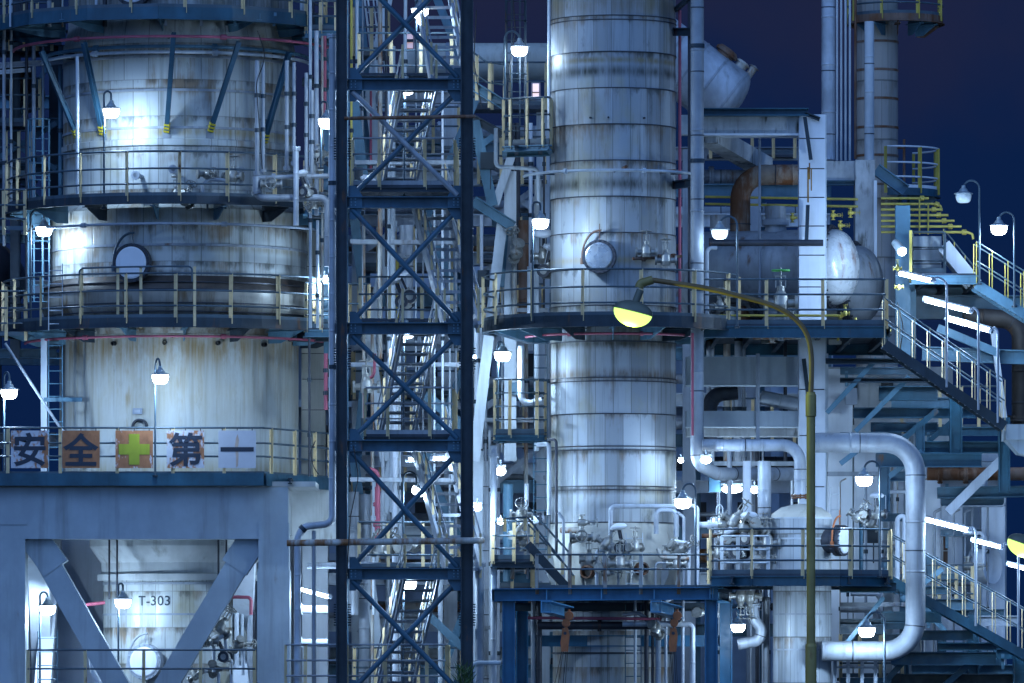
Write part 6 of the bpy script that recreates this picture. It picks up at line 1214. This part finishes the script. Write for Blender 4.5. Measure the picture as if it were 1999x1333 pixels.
# lower right: layered blue beams, short struts and white stubs under the stairs
it = []
for k, (y, x0, x1, Y) in enumerate(((1152, 1745, 1850, 1.), (1180, 1760, 1900, 1.4), (1228, 1640, 1730, .2), (1262, 1830, 1960, -.4), (1308, 1780, 1999, .6), (930, 1720, 1800, 2.2), (1010, 1716, 1770, 2.4), (855, 1640, 1760, 2.6), (834, 1700, 1830, 2.2), (980, 1838, 1962, 2.8))): it.append(('beam', ('blue', 'bluel', 'tower')[k % 3], 'u', (x0, y, Y), (x1, y, Y), .2, (.2, .28, .24)[k % 3]))
for p, q in (((1745, 1300), (1790, 1240)), ((1850, 1240), (1800, 1180)), ((1870, 1330), (1960, 1262)), ((1640, 905), (1712, 850)), ((1735, 930), (1800, 880)), ((1760, 1170), (1840, 1110))): it.append(('strut', 'bluel', 'l', (*p, .3), (*q, .3), .12, .12, YD))
for x, y0, y1 in ((1765, 1420, 1150), (1838, 1420, 1240), (1948, 1420, 1262), (1728, 1000, 850), (1796, 920, 830)): it.append(('post', 'tower', 'h', (x, y0, .9), (x, y1, .9), .22, .22, XD))
beams('steelwork', 'layered blue beams and short struts under the right-hand stairs', it, 'steel frame')
for i, (x, y, l, dd, m) in enumerate(((1640, 1190, 70, 12, 'alu'), (1660, 1160, 60, 8, 'white'), (1740, 1060, 22, 10, 'rusth'), (1880, 1040, 40, 7, 'white'), (1850, 1140, 60, 9, 'aluf'), (1640, 1300, 80, 10, 'alu'), (1650, 870, 90, 9, 'rusth'), (1735, 960, 60, 8, 'white'))): pipe('short pipe run on the pale wall at the lower right', [(x, y, 2.6), (x + l, y, 2.6), (x + l, y + 60, 2.6)], dd, m, bend=.12, group='short pipe runs at the lower right', fl=(.5,))

it = []
for k, (y, x0, x1, Y) in enumerate(((724, 1640, 1800, 3.4), (786, 1740, 1860, 3.2), (842, 1800, 1950, 3.), (1062, 1722, 1765, 3.), (1098, 1716, 1800, 2.6), (1128, 1810, 1900, 2.2), (1196, 1800, 1960, 1.8), (1212, 1880, 1990, .2), (1246, 1640, 1765, .9), (1330, 1640, 1740, -.6), (1276, 1945, 2040, -.8), (944, 1836, 1960, 2.9), (1040, 1836, 1916, 3.3))):
    it.append(('beam', ('tower', 'bluel', 'blue', 'grey')[k % 4], 'h', (x0, y, Y), (x1, y, Y), .18, (.18, .26, .22)[k % 3]))
    it.append(('cross_beam', 'tower', 'h', ((x0+x1)/2, y, Y), ((x0+x1)/2 + 6, y, Y + 2.), .16, .18)); it.append(('hanger', 'bluel', 'l', (x0 + 12, y + 30, Y), (x0 + 12, y, Y), .07, .07, YD))
beams('steelwork', 'secondary blue and grey beams stacked behind the right-hand stairs', it, 'steel frame')
for i, (x0, x1, y, Y) in enumerate(((1760, 1950, 836, 3.4), (1770, 1900, 1186, 2.), (1640, 1760, 1322, .2))):
    t = T('guard_railing', ('cream-posted railing on a walkway behind the long staircase', 'cream-posted railing on a walkway behind the lower right staircase', 'cream-posted railing low behind the C-shaped pipe')[i], 'railing', P(x0, y, Y)); rails(t, [P(x0, y, Y), P(x1, y, Y)], 1.05, .45, (1., .66, .33)); MB().rect(x0-3, y+1, x1+3, y+7, Y, 1.).B('walkway', M['grate'], t)
